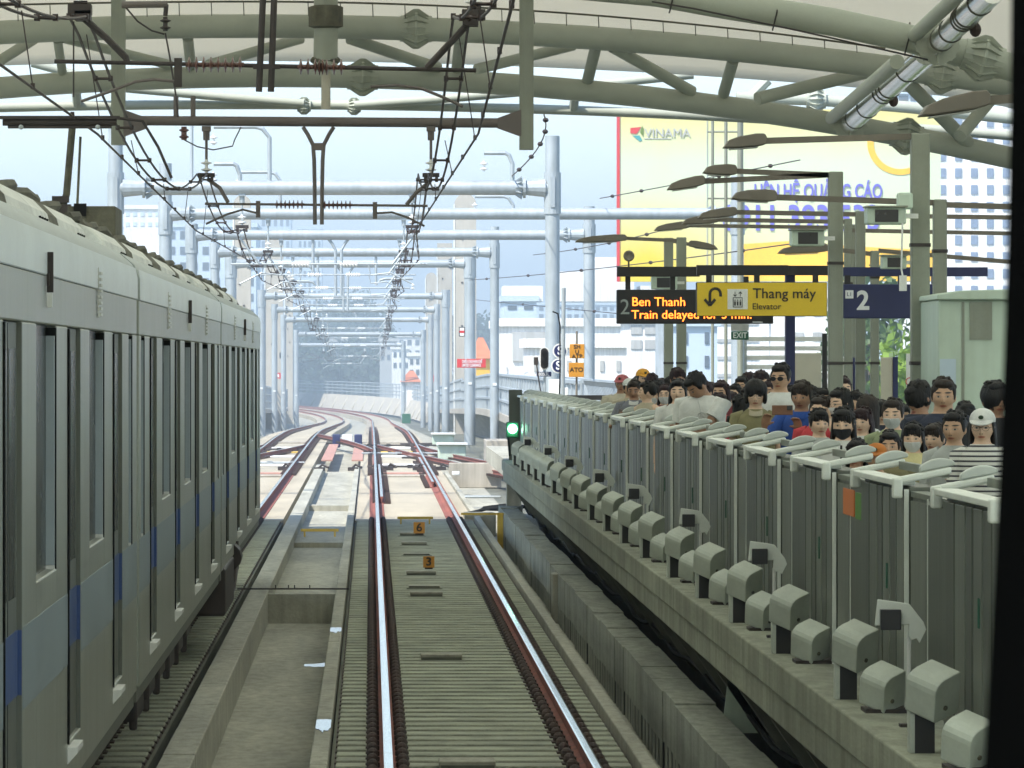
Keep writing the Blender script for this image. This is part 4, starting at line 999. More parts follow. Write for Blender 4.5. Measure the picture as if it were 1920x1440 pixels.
for t, px, py, sz, m, k in (('2', 1162, 577, .26, 'grlet', .95), ('Ben Thanh', 1184, 566.5, .150, 'led', 1.0), ('Train delayed for 3 min.', 1184, 590.5, .146, 'led', 1.02)):
    x, z = onp(px, py, Y, g); text(t, m, g, x, -D / 2 - .004, z, sz, sx=k, off=.0004)
drop_rods(g, (1178, 1262, 1400), 518, 544, Y, .03)
MB().cbox((.75, -D / 2 - .003, .02), .12, .004, .01).build('maker_mark', 'wlet', g)
g, w_, h_, D, Y = panel('lift_sign', 'yellow hanging sign reading Thang may, Elevator, with curved arrow and lift symbol', 1306, 1551, 529, 593, 60, .16, 'yellow', edge=.006)
x, z = onp(1411, 551, Y, g); text('Thang máy', 'ink', g, x, -D / 2 - .012, z, .158, sx=1.0, off=.001)
x, z = onp(1410, 575, Y, g); text('Elevator', 'ink', g, x, -D / 2 - .012, z, .095, sx=1.0)
cx, cz = onp(1341, 553, Y, g); s = 1 / F * Y
arc = [(cx + 10 * s * math.cos(a), cz + 2 * s + 10 * s * math.sin(a)) for a in [math.pi - i * math.pi / 12 for i in range(13)]]
pts = [(cx - 10 * s, cz - 15 * s)] + arc + [(cx + 10 * s, cz - 3 * s)]
m = MB(); rad = 2.6 * s
for (ax, az), (bx_, bz) in zip(pts, pts[1:]):
    dx, dz = bx_ - ax, bz - az; L = math.hypot(dx, dz) or 1; nx_, nz_ = -dz / L * rad, dx / L * rad
    m.prism([(ax + nx_, az + nz_), (bx_ + nx_, bz + nz_), (bx_ - nx_, bz - nz_), (ax - nx_, az - nz_)], 'y', -D / 2 - .010, -D / 2 - .006)
for sg in (-1, 1):
    ax, az, bx_, bz = cx - 10 * s, cz - 20 * s, cx - 10 * s + sg * 10 * s, cz - 8 * s
    dx, dz = bx_ - ax, bz - az; L = math.hypot(dx, dz); nx_, nz_ = -dz / L * rad, dx / L * rad
    m.prism([(ax + nx_, az + nz_), (bx_ + nx_, bz + nz_), (bx_ - nx_, bz - nz_), (ax - nx_, az - nz_)], 'y', -D / 2 - .0115, -D / 2 - .007)
m.build('arrow_symbol', 'ink', g)
x, z = onp(1383, 561, Y, g); q = MB().cbox((x, -D / 2 - .008, z), 38 * s, .006, 38 * s).build('symbol_plate', 'white', g, bevel=.008)
m = MB(); fx, fz = x, z - 6 * s
for a0, a1, b0, b1 in ((-9, 9, 8, 9.4), (-9, 9, -9.4, -8), (-9, -7.8, -9.4, 9.4), (7.8, 9, -9.4, 9.4)): m.box(fx + a0 * s, fx + a1 * s, -D / 2 - .014, -D / 2 - .011, fz + b0 * s, fz + b1 * s)
for k in (-5, 0, 5):
    m.box(fx + (k - 1.5) * s, fx + (k + 1.5) * s, -D / 2 - .014, -D / 2 - .011, fz - 6 * s, fz + 2 * s)
    m.cbox((fx + k * s, -D / 2 - .0125, fz + 4.2 * s), 2.2 * s, .003, 2.2 * s)
for k, up in ((-5, -1), (5, 1)):
    m.box(fx + (k - .5) * s, fx + (k + .5) * s, -D / 2 - .014, -D / 2 - .011, fz + 11 * s, fz + 20 * s)
    tz = fz + (20 if up > 0 else 11) * s
    m.prism([(fx + k * s, tz + up * .6 * s), (fx + (k - 3.4) * s, tz - up * 3.2 * s), (fx + (k - 2.4) * s, tz - up * 4.2 * s), (fx + k * s, tz - up * 1.6 * s), (fx + (k + 2.4) * s, tz - up * 4.2 * s), (fx + (k + 3.4) * s, tz - up * 3.2 * s)], 'y', -D / 2 - .0145, -D / 2 - .0115)
m.build('lift_symbol', 'ink', g)
drop_rods(g, (1330, 1420, 1530), 516, 530, Y, .03)
g, w_, h_, D, Y = panel('platform_number_sign', 'dark blue hanging sign with a big white 2 and small L1 badge', 1578, 1757, 533, 597, 60.4, .16, 'navy')
x, z = onp(1606, 565, Y, g); text('2', 'wlet', g, x, -D / 2 - .004, z, .29, sx=.98, off=.008)
x, z = onp(1592.5, 552, Y, g); MB().cbox((x, -D / 2 - .003, z), .09, .006, .09).build('badge', 'wlet', g, bevel=.004)
text('L1', 'navy', g, x, -D / 2 - .008, z, .06, align='CENTER')
drop_rods(g, (1590, 1690), 516, 534, Y, .03)
g, w_, h_, D, Y = panel('exit_sign', 'small dark green EXIT sign hanging below the departure display', 1371, 1404, 621, 637, 72, .06, 'exit')
x, z = onp(1387.5, 629.2, Y, g); text('EXIT', 'wlet', g, x, -D / 2 - .004, z, .105, align='CENTER', sx=.86, off=.001)
MB().cbox((0, 0, h_ + .05), w_, .05, .09).build('top_box', 'bgrey', g)
MB().cbox((0, 0, h_ + .3), .03, .03, .5).build('hanger_rod', 'black', g)
g, w_, h_, D, Y = panel('stop_order_sign', 'orange square plate lettered SH U ATP on a thin post', 1068, 1096, 645, 672, 113, .02, 'orange')
for t, px, py in (('SH', 1082, 650.5), ('U', 1082, 660), ('ATP', 1082, 668.5)):
    x, z = onp(px, py, Y, g); text(t, 'ink', g, x, -D / 2 - .004, z, .115, align='CENTER', sx=1.05, off=.002)
g, w_, h_, D, Y = panel('ato_sign', 'orange square plate lettered ATO on the same thin post', 1066.5, 1095, 680, 707, 113, .02, 'orange')
x, z = onp(1081, 693.5, Y, g); text('ATO', 'ink', g, x, -D / 2 - .004, z, .125, align='CENTER', sx=1.05, off=.002)
tag(MB().tube([P(1081, 752, 113.1), P(1081.5, 621, 113.1)], .022, 8).build('sign_post', 'lamp', smooth=True), 'thin brown post carrying the two orange plates', 'post')
g, w_, h_, D, Y = panel('signal_plate', 'dark plate lettered 8053L under the signal head', 1006, 1034, 697, 706, 113, .02, 'navy')
x, z = onp(1020, 701.7, Y, g); text('8053L', 'wlet', g, x, -D / 2 - .004, z, .095, align='CENTER', sx=.95, off=.001)
sg = thing('rail_signal', 'unlit two-lamp signal head with white rim on a mast', 'signal', P(1020, 740, 113))
def oval(w_, h_, n=12): return [(w_ * math.cos(a), (h_ - w_) * (1 if math.sin(a) >= 0 else -1) + w_ * math.sin(a)) for a in [6.2832 * k / (2 * n) for k in range(2 * n)]]
cz = PZ(672, 113)
MB().prism([(PX(1020.5, 113) + a, cz + b) for a, b in oval(.095, .235)], 'y', 112.95, 113.0).build('rim', 'white', sg)
MB().prism([(PX(1020.5, 113) + a, cz + b) for a, b in oval(.076, .212)], 'y', 112.9, 112.96).build('backboard', 'black', sg)
for dz in (.1, -.08): MB().tube([(PX(1020.5, 113), 112.9, cz + dz), (PX(1020.5, 113), 112.76, cz + dz)], .055, 14).build('hood', 'rubber', sg)
MB().tube([P(1006, 682, 113), P(1009, 705, 113), P(1015, 742, 113)], .015, 6).cbox(P(1005, 677, 113), .09, .08, .16).build('cable_box', 'dark', sg)
MB().tube([P(1021, 755, 113.1), P(1021, 690, 113.1)], .03, 8).build('mast', 'galv', sg); settle(sg)
for py, lab in ((658, 'upper round sign with a white S behind the signal mast'), (686, 'lower round sign with a white S behind the signal mast')):
    g = thing('round_sign', lab, 'sign', P(1050 if py < 670 else 1047, py, 114))
    MB().lathe((0, 0, 0), [(.02, .0), (.155, .0), (.155, .03), (.02, .03)], 24, 'y').build('rim', 'white', g)
    MB().lathe((0, -.012, 0), [(.01, .0), (.125, .0), (.125, .01), (.01, .01)], 24, 'y').build('disc', 'navy', g)
    text('S', 'wlet', g, 0, -.016, 0, .24, align='CENTER', off=.006)
g = thing('signal_mast', 'grey steel mast with a curved cable beside the round signs', 'mast', P(1056, 750, 113.6))
MB().tube([P(1055, 755, 113.6), P(1057, 540, 113.6)], .045, 10).build('tube', 'galv', g, smooth=True)
MB().tube([P(x, y, 113.4) for x, y in ((1036, 584), (1046, 588), (1050, 610), (1050, 700), (1049, 745))], .018, 6).build('cable', 'rubber', g); settle(g)
blk('control_cabinet', 'pale control cabinet behind the gates at the platform end', 'cabinet', 1030, 1050, 711, 752, 114.5, .5, 'white', zb=.6)
blk('control_cabinet', 'smaller pale cabinet with a rounded shoulder at the platform end', 'cabinet', 1052, 1066, 727, 752, 113.9, .4, 'white', zb=.6)
g = thing('end_barrier', 'dark maroon framed barrier across the end of the platform', 'barrier', P(1080, 760, 108))
MB().box(PX(1008, 108), PX(1142, 108), 108, 108.1, PZ(750, 108), PZ(741, 108)).build('top_beam', 'black', g)
MB().box(PX(1126, 108), PX(1142, 108), 108.0, 108.12, 1.0, PZ(750, 108)).box(PX(1008, 108), PX(1016, 108), 108.0, 108.1, 1.0, PZ(750, 108)).build('frame_post', 'greenpost', g)
MB().box(PX(1016, 108), PX(1126, 108), 108.04, 108.06, 1.05, PZ(757, 108)).build('infill_panel', 'booth', g); settle(g)
struct(MB().box(2.6, 7.5, 106, 124, .7, 1.04).build('service_platform', 'conc'))
# red notices by the track
g, w_, h_, D, Y = panel('clearance_notice', 'red warning board with two lines of white text behind a mast', 857, 911, 673, 689.5, 214, .05, 'red')
x, z = onp(866, 678, Y, g); text('CHIỀU CAO HẠN CHẾ', 'wlet', g, x, -D / 2 - .01, z, .155, sx=.50, off=.004)
x, z = onp(866, 685, Y, g); text('LIMITED CLEARANCE', 'wlet', g, x, -D / 2 - .01, z, .155, sx=.50, off=.004)
g, w_, h_, D, Y = panel('striped_marker', 'white marker plate with a red bar and black frame on a mast', 860.5, 872, 613, 631, 205, .05, 'white', edge=.03)
MB().cbox((0, -D / 2 - .012, h_ * .5), w_ - .05, .008, h_ * .24).build('bar', 'red', g)
g, w_, h_, D, Y = panel('red_notice', 'small red notice on the farther pylon', 810, 816.5, 703, 715.5, 490, .05, 'red')
g, w_, h_, D, Y = panel('red_notice', 'small red notice with a white mark on the pylon beside the train', 517, 527, 699, 710, 405, .05, 'red')
MB().cbox((0, -D / 2 - .01, h_ / 2), w_ * .3, .01, h_ * .5).build('mark', 'wlet', g)
g, w_, h_, D, Y = panel('black_plate', 'small black plate on the farther pylon across from the train', 804, 811, 668, 678, 490, .05, 'black')
g, w_, h_, D, Y = panel('black_plate', 'small black plate on the pylon beside the train', 524, 531, 661, 672, 405, .05, 'black')
# ================================================================== PLATFORM FURNITURE
def lamp(lab, px, Y, ytop, ybase_z, arms, wpost, ext=None):
    """arms: (px0 head tip, px1 head heel, y tip, y heel)"""
    x = PX(px, Y); zt = PZ(ytop, Y)
    g = thing('platform_lamp', lab, 'lamp post', (x, Y, ybase_z), 0, 'lamp posts along the platform'); hw = wpost / 2
    MB().box(x - hw, x + hw, Y - hw, Y + hw, ybase_z, zt).build('post', 'greenpost', g, bevel=.012)
    m = MB()
    for z in (1.9, 2.9, 3.9):
        if z < zt: MB().box(x - hw - .006, x + hw + .006, Y - hw - .006, Y + hw + .006, z, z + .03).build('band', 'dark', g)
    for i, (a, b, ya, yb) in enumerate(arms):
        s = 1 if b > a else -1; A, B = P(a, ya, Y - .01 * i), P(b, yb, Y); off = Vector((0, -hw * .2, 0))
        pe = Vector((x - s * hw * .9, Y, PZ(yb + (1 if i else 0), Y))) + (Vector((0, 0, (yb - ya) * .0)))
        MB().bar(B, Vector((pe.x, Y, PZ(ytop + 6, Y) if abs(PZ(ytop, Y) - pe.z) < .25 else pe.z)), .05, .052).build('arm', 'lamp', g)
        L = (B - A).length; d = (B - A).normalized(); h_ = .13
        prf = [(0, -.035), (.03, .0), (.12 * L, .025), (.35 * L, .05), (.75 * L, .065), (.95 * L, .06), (L, .03), (L, -.03), (.8 * L, -.042), (.2 * L, -.042)]
        MB().loft([[A + d * t + Vector((0, yy, z)) for t, z in prf] for yy in (-.13, -.10, .10, .13)]).build('lamp_head', 'lamp', g, smooth=True, bevel=.012)
        MB().loft([[A + d * t + Vector((0, yy, -.047)) for t in (.15 * L, .8 * L)] + [A + d * t + Vector((0, yy, -.055)) for t in (.8 * L, .15 * L)] for yy in (-.08, .08)]).build('lamp_glass', 'gearw', g)
    if ext:
        MB().bar((x + hw * .9, Y, PZ(ext[1], Y)), (PX(ext[0], Y), Y, PZ(ext[2], Y)), .05, .05).build('arm', 'lamp', g)
    settle(g); return g
B0 = PZT
lamp('lamp post with a long arm at billboard height, the tallest near post', 1725, 46.5, 250, B0, ((1355, 1436, 270, 264),), .155)
lamp('lamp post with two stacked lamp heads over the yellow sign', 1566.5, 55, 322, B0, ((1317, 1381, 318, 321), (1250, 1321, 350, 340)), .145)
lamp('lamp post whose arm carries a single head in front of the galvanised mast', 1277.5, 82, 445, B0, ((1078, 1175, 450, 447),), .145)
lamp('slimmer lamp post with a small head turned away from the track', 1253.5, 85, 446, B0, ((1346, 1292, 464, 458),), .14)
lamp('lamp post half hidden behind the kiosk with arms on both sides', 1762, 49, 374, B0, ((1370, 1456, 366, 370),), .12, (1905, 384, 388))
lamp('lamp post behind the blue sign with a low head', 1613, 62, 396, B0, ((1308, 1381, 404, 398),), .11, (1905, 404, 408))
lamp('lamp post behind the yellow sign, farther down the platform', 1590, 69, 410, B0, ((1278, 1346, 415, 412),), .10, (1905, 432, 438))
lamp('farthest lamp post behind the signs with the lowest head', 1600, 78, 421, B0, ((1226, 1292, 428, 423),), .10)
lamp('short lamp post behind the screens with a head above the yellow sign', 1640, 64, 470, B0, ((1458, 1552, 470, 466),), .10, (1905, 470, 492))
g = lamp('lamp post out of view whose long grey head reaches in from the corner', 1960, 33, 176, B0, ((1722, 1853, 208, 188),), .15)
blk('post_bracket_box', 'grey control box strapped to the tallest near lamp post', 'box', 1683, 1712, 361, 392, 46.2, .12, 'booth', zb=None)
def crt(lab, px0, px1, py0, py1, Y):
    g = thing('platform_monitor', lab, 'monitor', P((px0 + px1) / 2, py1, Y), 0, 'boxed monitors strapped to the lamp posts'); w_ = (px1 - px0) * Y / F; h_ = (py1 - py0) * Y / F
    MB().box(-w_ / 2, w_ / 2, 0, .3, 0, h_).build('housing', 'booth', g, bevel=.012)
    MB().box(-w_ * .3, w_ * .3, -.006, .0, h_ * .12, h_ * .88).build('screen', 'screen', g)
    MB().box(-w_ / 2 - .01, w_ / 2 + .01, -.05, .3, h_, h_ + .015).build('sun_hood', 'greenpost', g)
    MB().cbox((w_ / 2 + .05, .1, h_ * .5), .12, .05, .04).build('clamp', 'white', g)
    return g
crt('boxed monitor with dark screen on the tallest near lamp post', 1626, 1699, 389, 420, 46)
crt('boxed monitor with dark screen above the yellow sign', 1484, 1546, 432, 461, 54.5)
crt('boxed monitor above the departure display', 1222, 1270, 518, 542, 81)
crt('boxed monitor seen between the posts behind the blue sign', 1655, 1700, 480, 504, 60)
tag(MB().cbox(P(1693, 531, 46), .06, .05, .13).tube([P(1692, 418, 46), P(1690, 505, 46), P(1693, 520, 46)], .008, 5).build('hanging_switch', 'white'), 'small white switch box dangling on a cable in front of the blue sign', 'switch box')
g = thing('sign_beam', 'long near-black horizontal beam carrying the hanging signs', 'beam', P(1480, 690, 61))
for a, b, y0, y1, Y in ((1157, 1312, 500, 518.5, 66), (1306.5, 1478, 497, 516, 61), (1478, 1580, 498, 516, 61), (1580, 1852, 501, 518, 61)):
    MB().box(PX(a, Y) + .002, PX(b, Y), Y, Y + .14, PZ(y1, Y), PZ(y0, Y)).build('beam_length', 'black' if a < 1570 else 'navy', g)
MB().box(PX(1470, 61.5), PX(1487, 61.5), 61.2, 61.4, B0, PZ(515, 61.3)).build('support_post', 'navy', g)
MB().box(PX(1744, 61.5), PX(1752, 61.5), 61.2, 61.4, B0, PZ(517, 61.3)).build('support_post', 'navy', g)
settle(g)
g = thing('loudspeaker', 'round brown loudspeaker standing on the beam over the departure display', 'loudspeaker', P(1179, 480, 66))
MB().lathe((0, 0, 0), [(.02, .1), (.05, .08), (.06, .0), (.068, -.02), (.05, -.03), (.02, -.01)], 16, 'y').build('horn', 'lamp', g, smooth=True)
MB().tube([(0, .03, -.04), (0, .03, -.14)], .012, 6).build('bracket', 'geard', g)
# kiosk at the right edge
g = thing('kiosk', 'pale green clad kiosk at the edge of the view', 'kiosk', (5.1, 45, B0))
Y = 45
MB().box(PX(1759, Y), PX(1935, Y), Y, Y + 1.6, B0, PZ(562, Y)).build('body', 'booth', g, bevel=.02)
MB().loft([[(PX(1755, Y), y, PZ(562, Y)), (PX(1940, Y), y, PZ(562, Y)), (PX(1940, Y), y, PZ(541, Y)), (PX(1800, Y), y, PZ(545, Y)), (PX(1757, Y), y, PZ(552, Y))] for y in (Y - .06, Y + 1.7)]).build('roof_cap', 'booth', g, bevel=.01)
MB().box(PX(1803, Y), PX(1808, Y), Y - .012, Y, B0, PZ(566, Y)).box(PX(1818, Y), PX(1860, Y), Y - .012, Y, PZ(637, Y), PZ(566, Y)).build('cladding_seam', 'greenpost', g)
MB().box(PX(1820, Y), PX(1859, Y), Y - .014, Y, B0, PZ(640, Y)).build('side_panel', 'leaf', g) if False else None
MB().box(PX(1762, Y), PX(1792, Y), Y - .014, Y + .0, PZ(722, Y), PZ(673, Y)).build('poster', 'bblue', g); settle(g)
for a, b, y0, y1, Y, m, lab, side in ((1487, 1540, 662, 760, 78, 'cream', 'tall blank beige board behind the crowd beside the navy post', None), (1542, 1551, 625, 672, 77, 'black', 'narrow black board high beside the lamp post', None),
        (1576, 1599, 671, 760, 72, 'cream', 'cream totem board with a dark edge behind the lamp post', 1), (1652, 1674, 670, 770, 66, 'cream', 'cream totem board with navy edge before the trees', 1),
        (1700, 1712, 663, 730, 70, 'white', 'pale notice with a red ring near the tall lamp post', None)):
    g = thing('display_board', lab, 'board', P((a + b) / 2, y1, Y)); g.location.z = B0; w_ = (b - a) * Y / F; h_ = PZ(y0, Y) - B0
    MB().box(-w_ / 2, w_ / 2, 0, .08, .1, h_).build('board', m, g, bevel=.006)
    if side: MB().box(w_ / 2 + .002, w_ / 2 + .002 + 9 * Y / F, -.02, .14, 0, h_ + .005).build('edge_column', 'navy', g)
    if m == 'white':
        MB().tube([(.05 * math.cos(6.2832 * k / 20), -.006, h_ * .82 + .05 * math.sin(6.2832 * k / 20)) for k in range(21)], .006, 5, False).build('ring_mark', 'red', g)
    MB().box(-w_ / 2 + .02, w_ / 2 - .02, .02, .06, 0, .1).build('foot', 'dark', g)
g = thing('ladder_frame', 'slender dark steel posts with rungs standing in front of the billboard', 'steel frame', (7.0, 109, .7))
for px, r in ((1336, .03), (1361, .033), (1388, .06)): MB().tube([P(px, 760, 109), P(px, 222, 109)], r, 8).build('upright', 'greenpost', g)
for y0 in (247, 372): MB().tube([P(1327, y0, 109), P(1388, y0, 109)], .02, 6).build('rung', 'greenpost', g)
settle(g)
g = thing('platform_fence', 'pale louvred screen along the far side of the platform', 'fence', (9, 95, B0))
m = MB()
for k in range(14): m.box(PX(1395, 100), PX(1560, 100), 100, 100.05, 1.1 + .17 * k, 1.18 + .17 * k)
m.build('louvres', 'white', g); MB().box(PX(1395, 100), PX(1400, 100), 99.95, 100.1, B0, 3.6).box(PX(1555, 100), PX(1560, 100), 99.95, 100.1, B0, 3.6).build('frame', 'galv', g); settle(g)
# ================================================================== BILLBOARD
YB2 = 250.0
g = thing('billboard', 'huge yellow and white billboard with advertising text', 'billboard', (PX(1461, YB2), YB2, -11.5))
x0, x1, z0, z1 = PX(1162, YB2), PX(1764, YB2), PZ(528, YB2), PZ(205, YB2)
def bbmat():
    m = bpy.data.materials.new('billboard_print'); m.use_nodes = True; n = m.node_tree.nodes; l = m.node_tree.links; b = n['Principled BSDF']
    b.inputs['Roughness'].default_value = .6
    geo = n.new('ShaderNodeNewGeometry'); sp = n.new('ShaderNodeSeparateXYZ'); l.new(geo.outputs['Position'], sp.inputs[0])
    def mr(sock, a, b_): q = n.new('ShaderNodeMapRange'); q.inputs[1].default_value = a; q.inputs[2].default_value = b_; q.clamp = True; l.new(sock, q.inputs[0]); return q.outputs[0]
    def mth(op, a, b_):
        q = n.new('ShaderNodeMath'); q.operation = op; q.use_clamp = True
        for i, v in enumerate((a, b_)):
            if isinstance(v, float): q.inputs[i].default_value = v
            else: l.new(v, q.inputs[i])
        return q.outputs[0]
    h_ = z1 - z0; wd = x1 - x0
    top = mr(sp.outputs[2], z1 - h_ * .3, z1); bot = mr(sp.outputs[2], z0 + h_ * .55, z0 + h_ * .1); lef = mr(sp.outputs[0], x0 + wd * .45, x0 + wd * .1)
    y = mth('MAXIMUM', mth('MULTIPLY', top, .55), mth('MULTIPLY', bot, mth('ADD', mth('MULTIPLY', lef, .6), .35)))
    nz = n.new('ShaderNodeTexNoise'); nz.inputs['Scale'].default_value = .5; nz.inputs['Detail'].default_value = 2; l.new(geo.outputs['Position'], nz.inputs[0])
    y = mth('ADD', mth('ADD', y, .10), mth('MULTIPLY', mth('SUBTRACT', nz.outputs[0], .5), .25))
    mx = n.new('ShaderNodeMix'); mx.data_type = 'RGBA'; l.new(y, mx.inputs[0]); mx.inputs[6].default_value = (.52, .62, .47, 1); mx.inputs[7].default_value = (.66, .50, .03, 1)
    l.new(mx.outputs[2], b.inputs['Base Color']); return m
M['print'] = bbmat()
MB().box(x0, x1, YB2, YB2 + .6, z0, z1).build('face', 'print', g)
MB().box(x0 - .12, x0, YB2 - .05, YB2 + .6, z0, z1).build('edge_strip', 'red', g)
MB().box(PX(1325, YB2), PX(1326.2, YB2), YB2 - .04, YB2, z0, z1).build('panel_seam', 'bgrey', g)
def poly(pts, m, nm, dy=.03): MB().prism([(PX(a, YB2), PZ(b, YB2)) for a, b in pts], 'y', YB2 - dy, YB2 - dy + .02).build(nm, m, g)
M['amber'] = mat('amber_print', (.78, .45, .03), .6, var=.06); M['violet'] = mat('violet_print', (.13, .12, .50), .6, var=.05); M['teal'] = mat('teal_print', (.05, .30, .30), .6, var=.03)
poly([(1390, 458), (1480, 452), (1600, 462), (1760, 470), (1760, 527), (1390, 527)], 'amber', 'amber_swoosh')
ring = [(1688 + 62 * math.cos(a), 268 + 60 * math.sin(a)) for a in [R(70 + 7 * k) for k in range(20)]]; inn = [(1688 + 50 * math.cos(a), 268 + 49 * math.sin(a)) for a in [R(70 + 7 * k) for k in range(20)]][::-1]
for k in range(19): poly([ring[k], ring[k + 1], inn[18 - k], inn[19 - k]], 'amber', 'amber_arc') if k % 19 == 99 else None
m = MB()
for k in range(19):
    q = [ring[k], ring[k + 1], inn[18 - k], inn[19 - k]]; m.prism([(PX(a, YB2), PZ(b, YB2)) for a, b in q], 'y', YB2 - .03, YB2 - .01)
m.build('amber_arc', 'amber', g)
poly([(1182, 240), (1202, 238), (1194, 251), (1182, 250)], 'red', 'logo_wing'); poly([(1204, 236), (1207, 242), (1206, 256), (1200, 248)], 'leaf3', 'logo_wing'); poly([(1186, 254), (1199, 254), (1204, 263), (1199, 265)], 'teal', 'logo_wing')
def bt(t, px, py, sz, m, sx=1, off=.02):
    text(t, m, g, PX(px, YB2), YB2 - .045, PZ(py, YB2), sz, sx=sx, off=off, ext=.01)
bt('VINAMA', 1208, 250, .56, 'bgrey', 1.0, .0)
MB().box(PX(1208, YB2), PX(1258, YB2), YB2 - .03, YB2, PZ(260.6, YB2), PZ(259.4, YB2)).build('tagline', 'bgrey', g)
bt('LIÊN HỆ QUẢNG CÁO', 1413, 360, .92, 'violet', .63, .018)
bt('0911 393 533', 1354, 411, 1.62, 'violet', .80, .03)
for x in (x0 + 2, (x0 + x1) / 2, x1 - 2): MB().tube([(x, YB2 + .8, -11.5), (x, YB2 + .8, z1 - 1)], .35, 10).build('leg', 'galv', g)
MB().box(x0, x1, YB2 + .6, YB2 + 1.0, z0 + 1, z0 + 1.4).box(x0, x1, YB2 + .6, YB2 + 1.0, z1 - 1.4, z1 - 1).build('frame', 'galv', g)
settle(g)
# ================================================================== BUILDINGS AND PYLONS
def building(lab, px0, px1, ytop, Y, D, m, rows=0, cols=0, wfrac=(.5, .55), wm='win', extra=None, name='building', y_bot=None, cap=True):
    x0, x1, z1 = PX(px0, Y), PX(px1, Y), PZ(ytop, Y); w_ = x1 - x0
    g = thing(name, lab, 'building', ((x0 + x1) / 2, Y, -11.5)); hh = z1 + 11.5
    MB().box(-w_ / 2, w_ / 2, 0, D, 0, hh).build('wall', m, g)
    if cap: MB().box(-w_ / 2 - .2, w_ / 2 + .2, -.2, D + .2, hh, hh + .45).build('parapet', m, g)
    if rows:
        zb = (PZ(y_bot, Y) + 11.5) if y_bot else hh * .25
        cw_, rh = w_ / cols, (hh - zb) / rows; ww, wh = cw_ * wfrac[0], rh * wfrac[1]; pr = None
        for i in range(rows):
            for j in range(cols):
                if pr is None:
                    pr = MB().box(-ww / 2, ww / 2, -.06, .02, -wh / 2, wh / 2).build('window', wm, g); o = pr
                else: o = pr.copy(); COL.objects.link(o)
                o.location = (-w_ / 2 + cw_ * (j + .5), 0, zb + rh * (i + .5))
    if extra: extra(g, w_, hh, D)
    return g
def pylon(lab, px0, px1, yt, Y, round_top=False, bracket=False):
    x0, x1, z1 = PX(px0, Y), PX(px1, Y), PZ(yt, Y); c = (x0 + x1) / 2; w_ = (x1 - x0) / 2; zb = prof(Y) - .5
    g = thing('concrete_pylon', lab, 'pylon', (c, Y, zb), 0, 'tall beige concrete pylons beside the track')
    if round_top:
        pr = [(-w_, 0), (w_, 0), (w_, z1 - zb - w_)] + [(w_ * math.cos(a), z1 - zb - w_ + w_ * math.sin(a)) for a in [R(15 * k) for k in range(1, 12)]] + [(-w_, z1 - zb - w_)]
    else: pr = [(-w_, 0), (w_, 0), (w_, z1 - zb), (-w_, z1 - zb)]
    MB().prism(pr, 'y', 0, 1.1).build('shaft', 'bbeige', g)
    MB().box(-w_ - .05, -w_ + .03, -.04, .1, 0, z1 - zb - w_).build('edge_rib', 'white', g)  # white strip paints the sunlit side onto the shaft edge
    m = MB()
    for k in range(5): m.lathe((w_ * (.2 if k % 2 else -.3), -.02, (z1 - zb) * (.45 + .09 * k)), [(.01, -.02), (.06, -.02), (.06, .02), (.01, .02)], 8, 'y')
    m.build('anchor_bolts', 'dark', g); return g
pylon('round-topped beige pylon rising behind the fourth portal on the platform side', 852, 893, 363, 325, True)
pylon('beige pylon just inside the round-topped one', 820, 848, 456, 415)
pylon('narrow beige pylon nearest the bend on the platform side', 798, 819, 511, 500, True)
pylon('tall beige pylon partly behind the train end', 438, 470, 366, 310, True)
pylon('beige pylon just beyond the train end', 497, 531, 450, 410)
pylon('narrow beige pylon nearest the bend on the train side', 534, 549, 512, 480, True)
def grey_panel(g, w_, hh, D):
    MB().box(-w_ * .40, -w_ * .12, -.15, 0, hh - 1.9, hh - .3).build('panel', 'bgrey', g)
    for k in range(5): MB().box(-w_ * .45 + k * w_ * .2, -w_ * .45 + k * w_ * .2 + .06, -.12, 0, hh - 7, hh - 2.2).build('down_pipe', 'bgrey', g)
    MB().box(-w_ / 2, w_ / 2, -.3, 0, hh - 2.9, hh - 2.6).box(-w_ / 2, w_ / 2, -.2, 0, hh - 4.6, hh - 4.5).build('ledge', 'bwhite', g)
building('plain white building with a grey panel right of the masts', 938, 1165, 612, 300, 20, 'bwhite', extra=grey_panel)
def steps(g, w_, hh, D):
    for k in range(4): MB().box(-w_ / 2 + k * 3.5, -w_ / 2 + k * 3.5 + 3, 1, 8, hh, hh + 1.2 + 1.1 * (k % 3)).build('rooftop_room', 'bwhite', g)
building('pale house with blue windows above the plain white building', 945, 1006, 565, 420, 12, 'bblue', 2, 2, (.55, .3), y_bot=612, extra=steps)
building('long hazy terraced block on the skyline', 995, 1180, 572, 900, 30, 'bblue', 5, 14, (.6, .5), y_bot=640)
def dome(g, w_, hh, D):
    MB().ell((0, 3, hh), (w_ * .38, w_ * .38, w_ * .42), 20, 14).build('dome', 'white', g, smooth=True)
    MB().tube([(0, 3, hh + w_ * .4), (0, 3, hh + w_ * .55)], .08, 6).build('finial', 'white', g)
building('lower white wall-like building with a stained parapet in front of the plain one', 990, 1175, 652, 265, 8, 'bwhite', 1, 6, (.25, .3), wm='bgrey', y_bot=720)
building('white building crowned with a white dome', 1112, 1172, 640, 430, 8, 'bwhite', extra=dome)
building('pale building with grilled balcony under the departure display', 1180, 1232, 604, 280, 10, 'bwhite', 2, 2, (.8, .6), wm='bgrey', y_bot=660)
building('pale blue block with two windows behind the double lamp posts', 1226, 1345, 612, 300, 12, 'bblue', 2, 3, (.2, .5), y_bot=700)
building('white building behind the louvred screen', 1335, 1480, 590, 330, 14, 'bwhite', 4, 3, (.6, .2), wm='bgrey', y_bot=720)
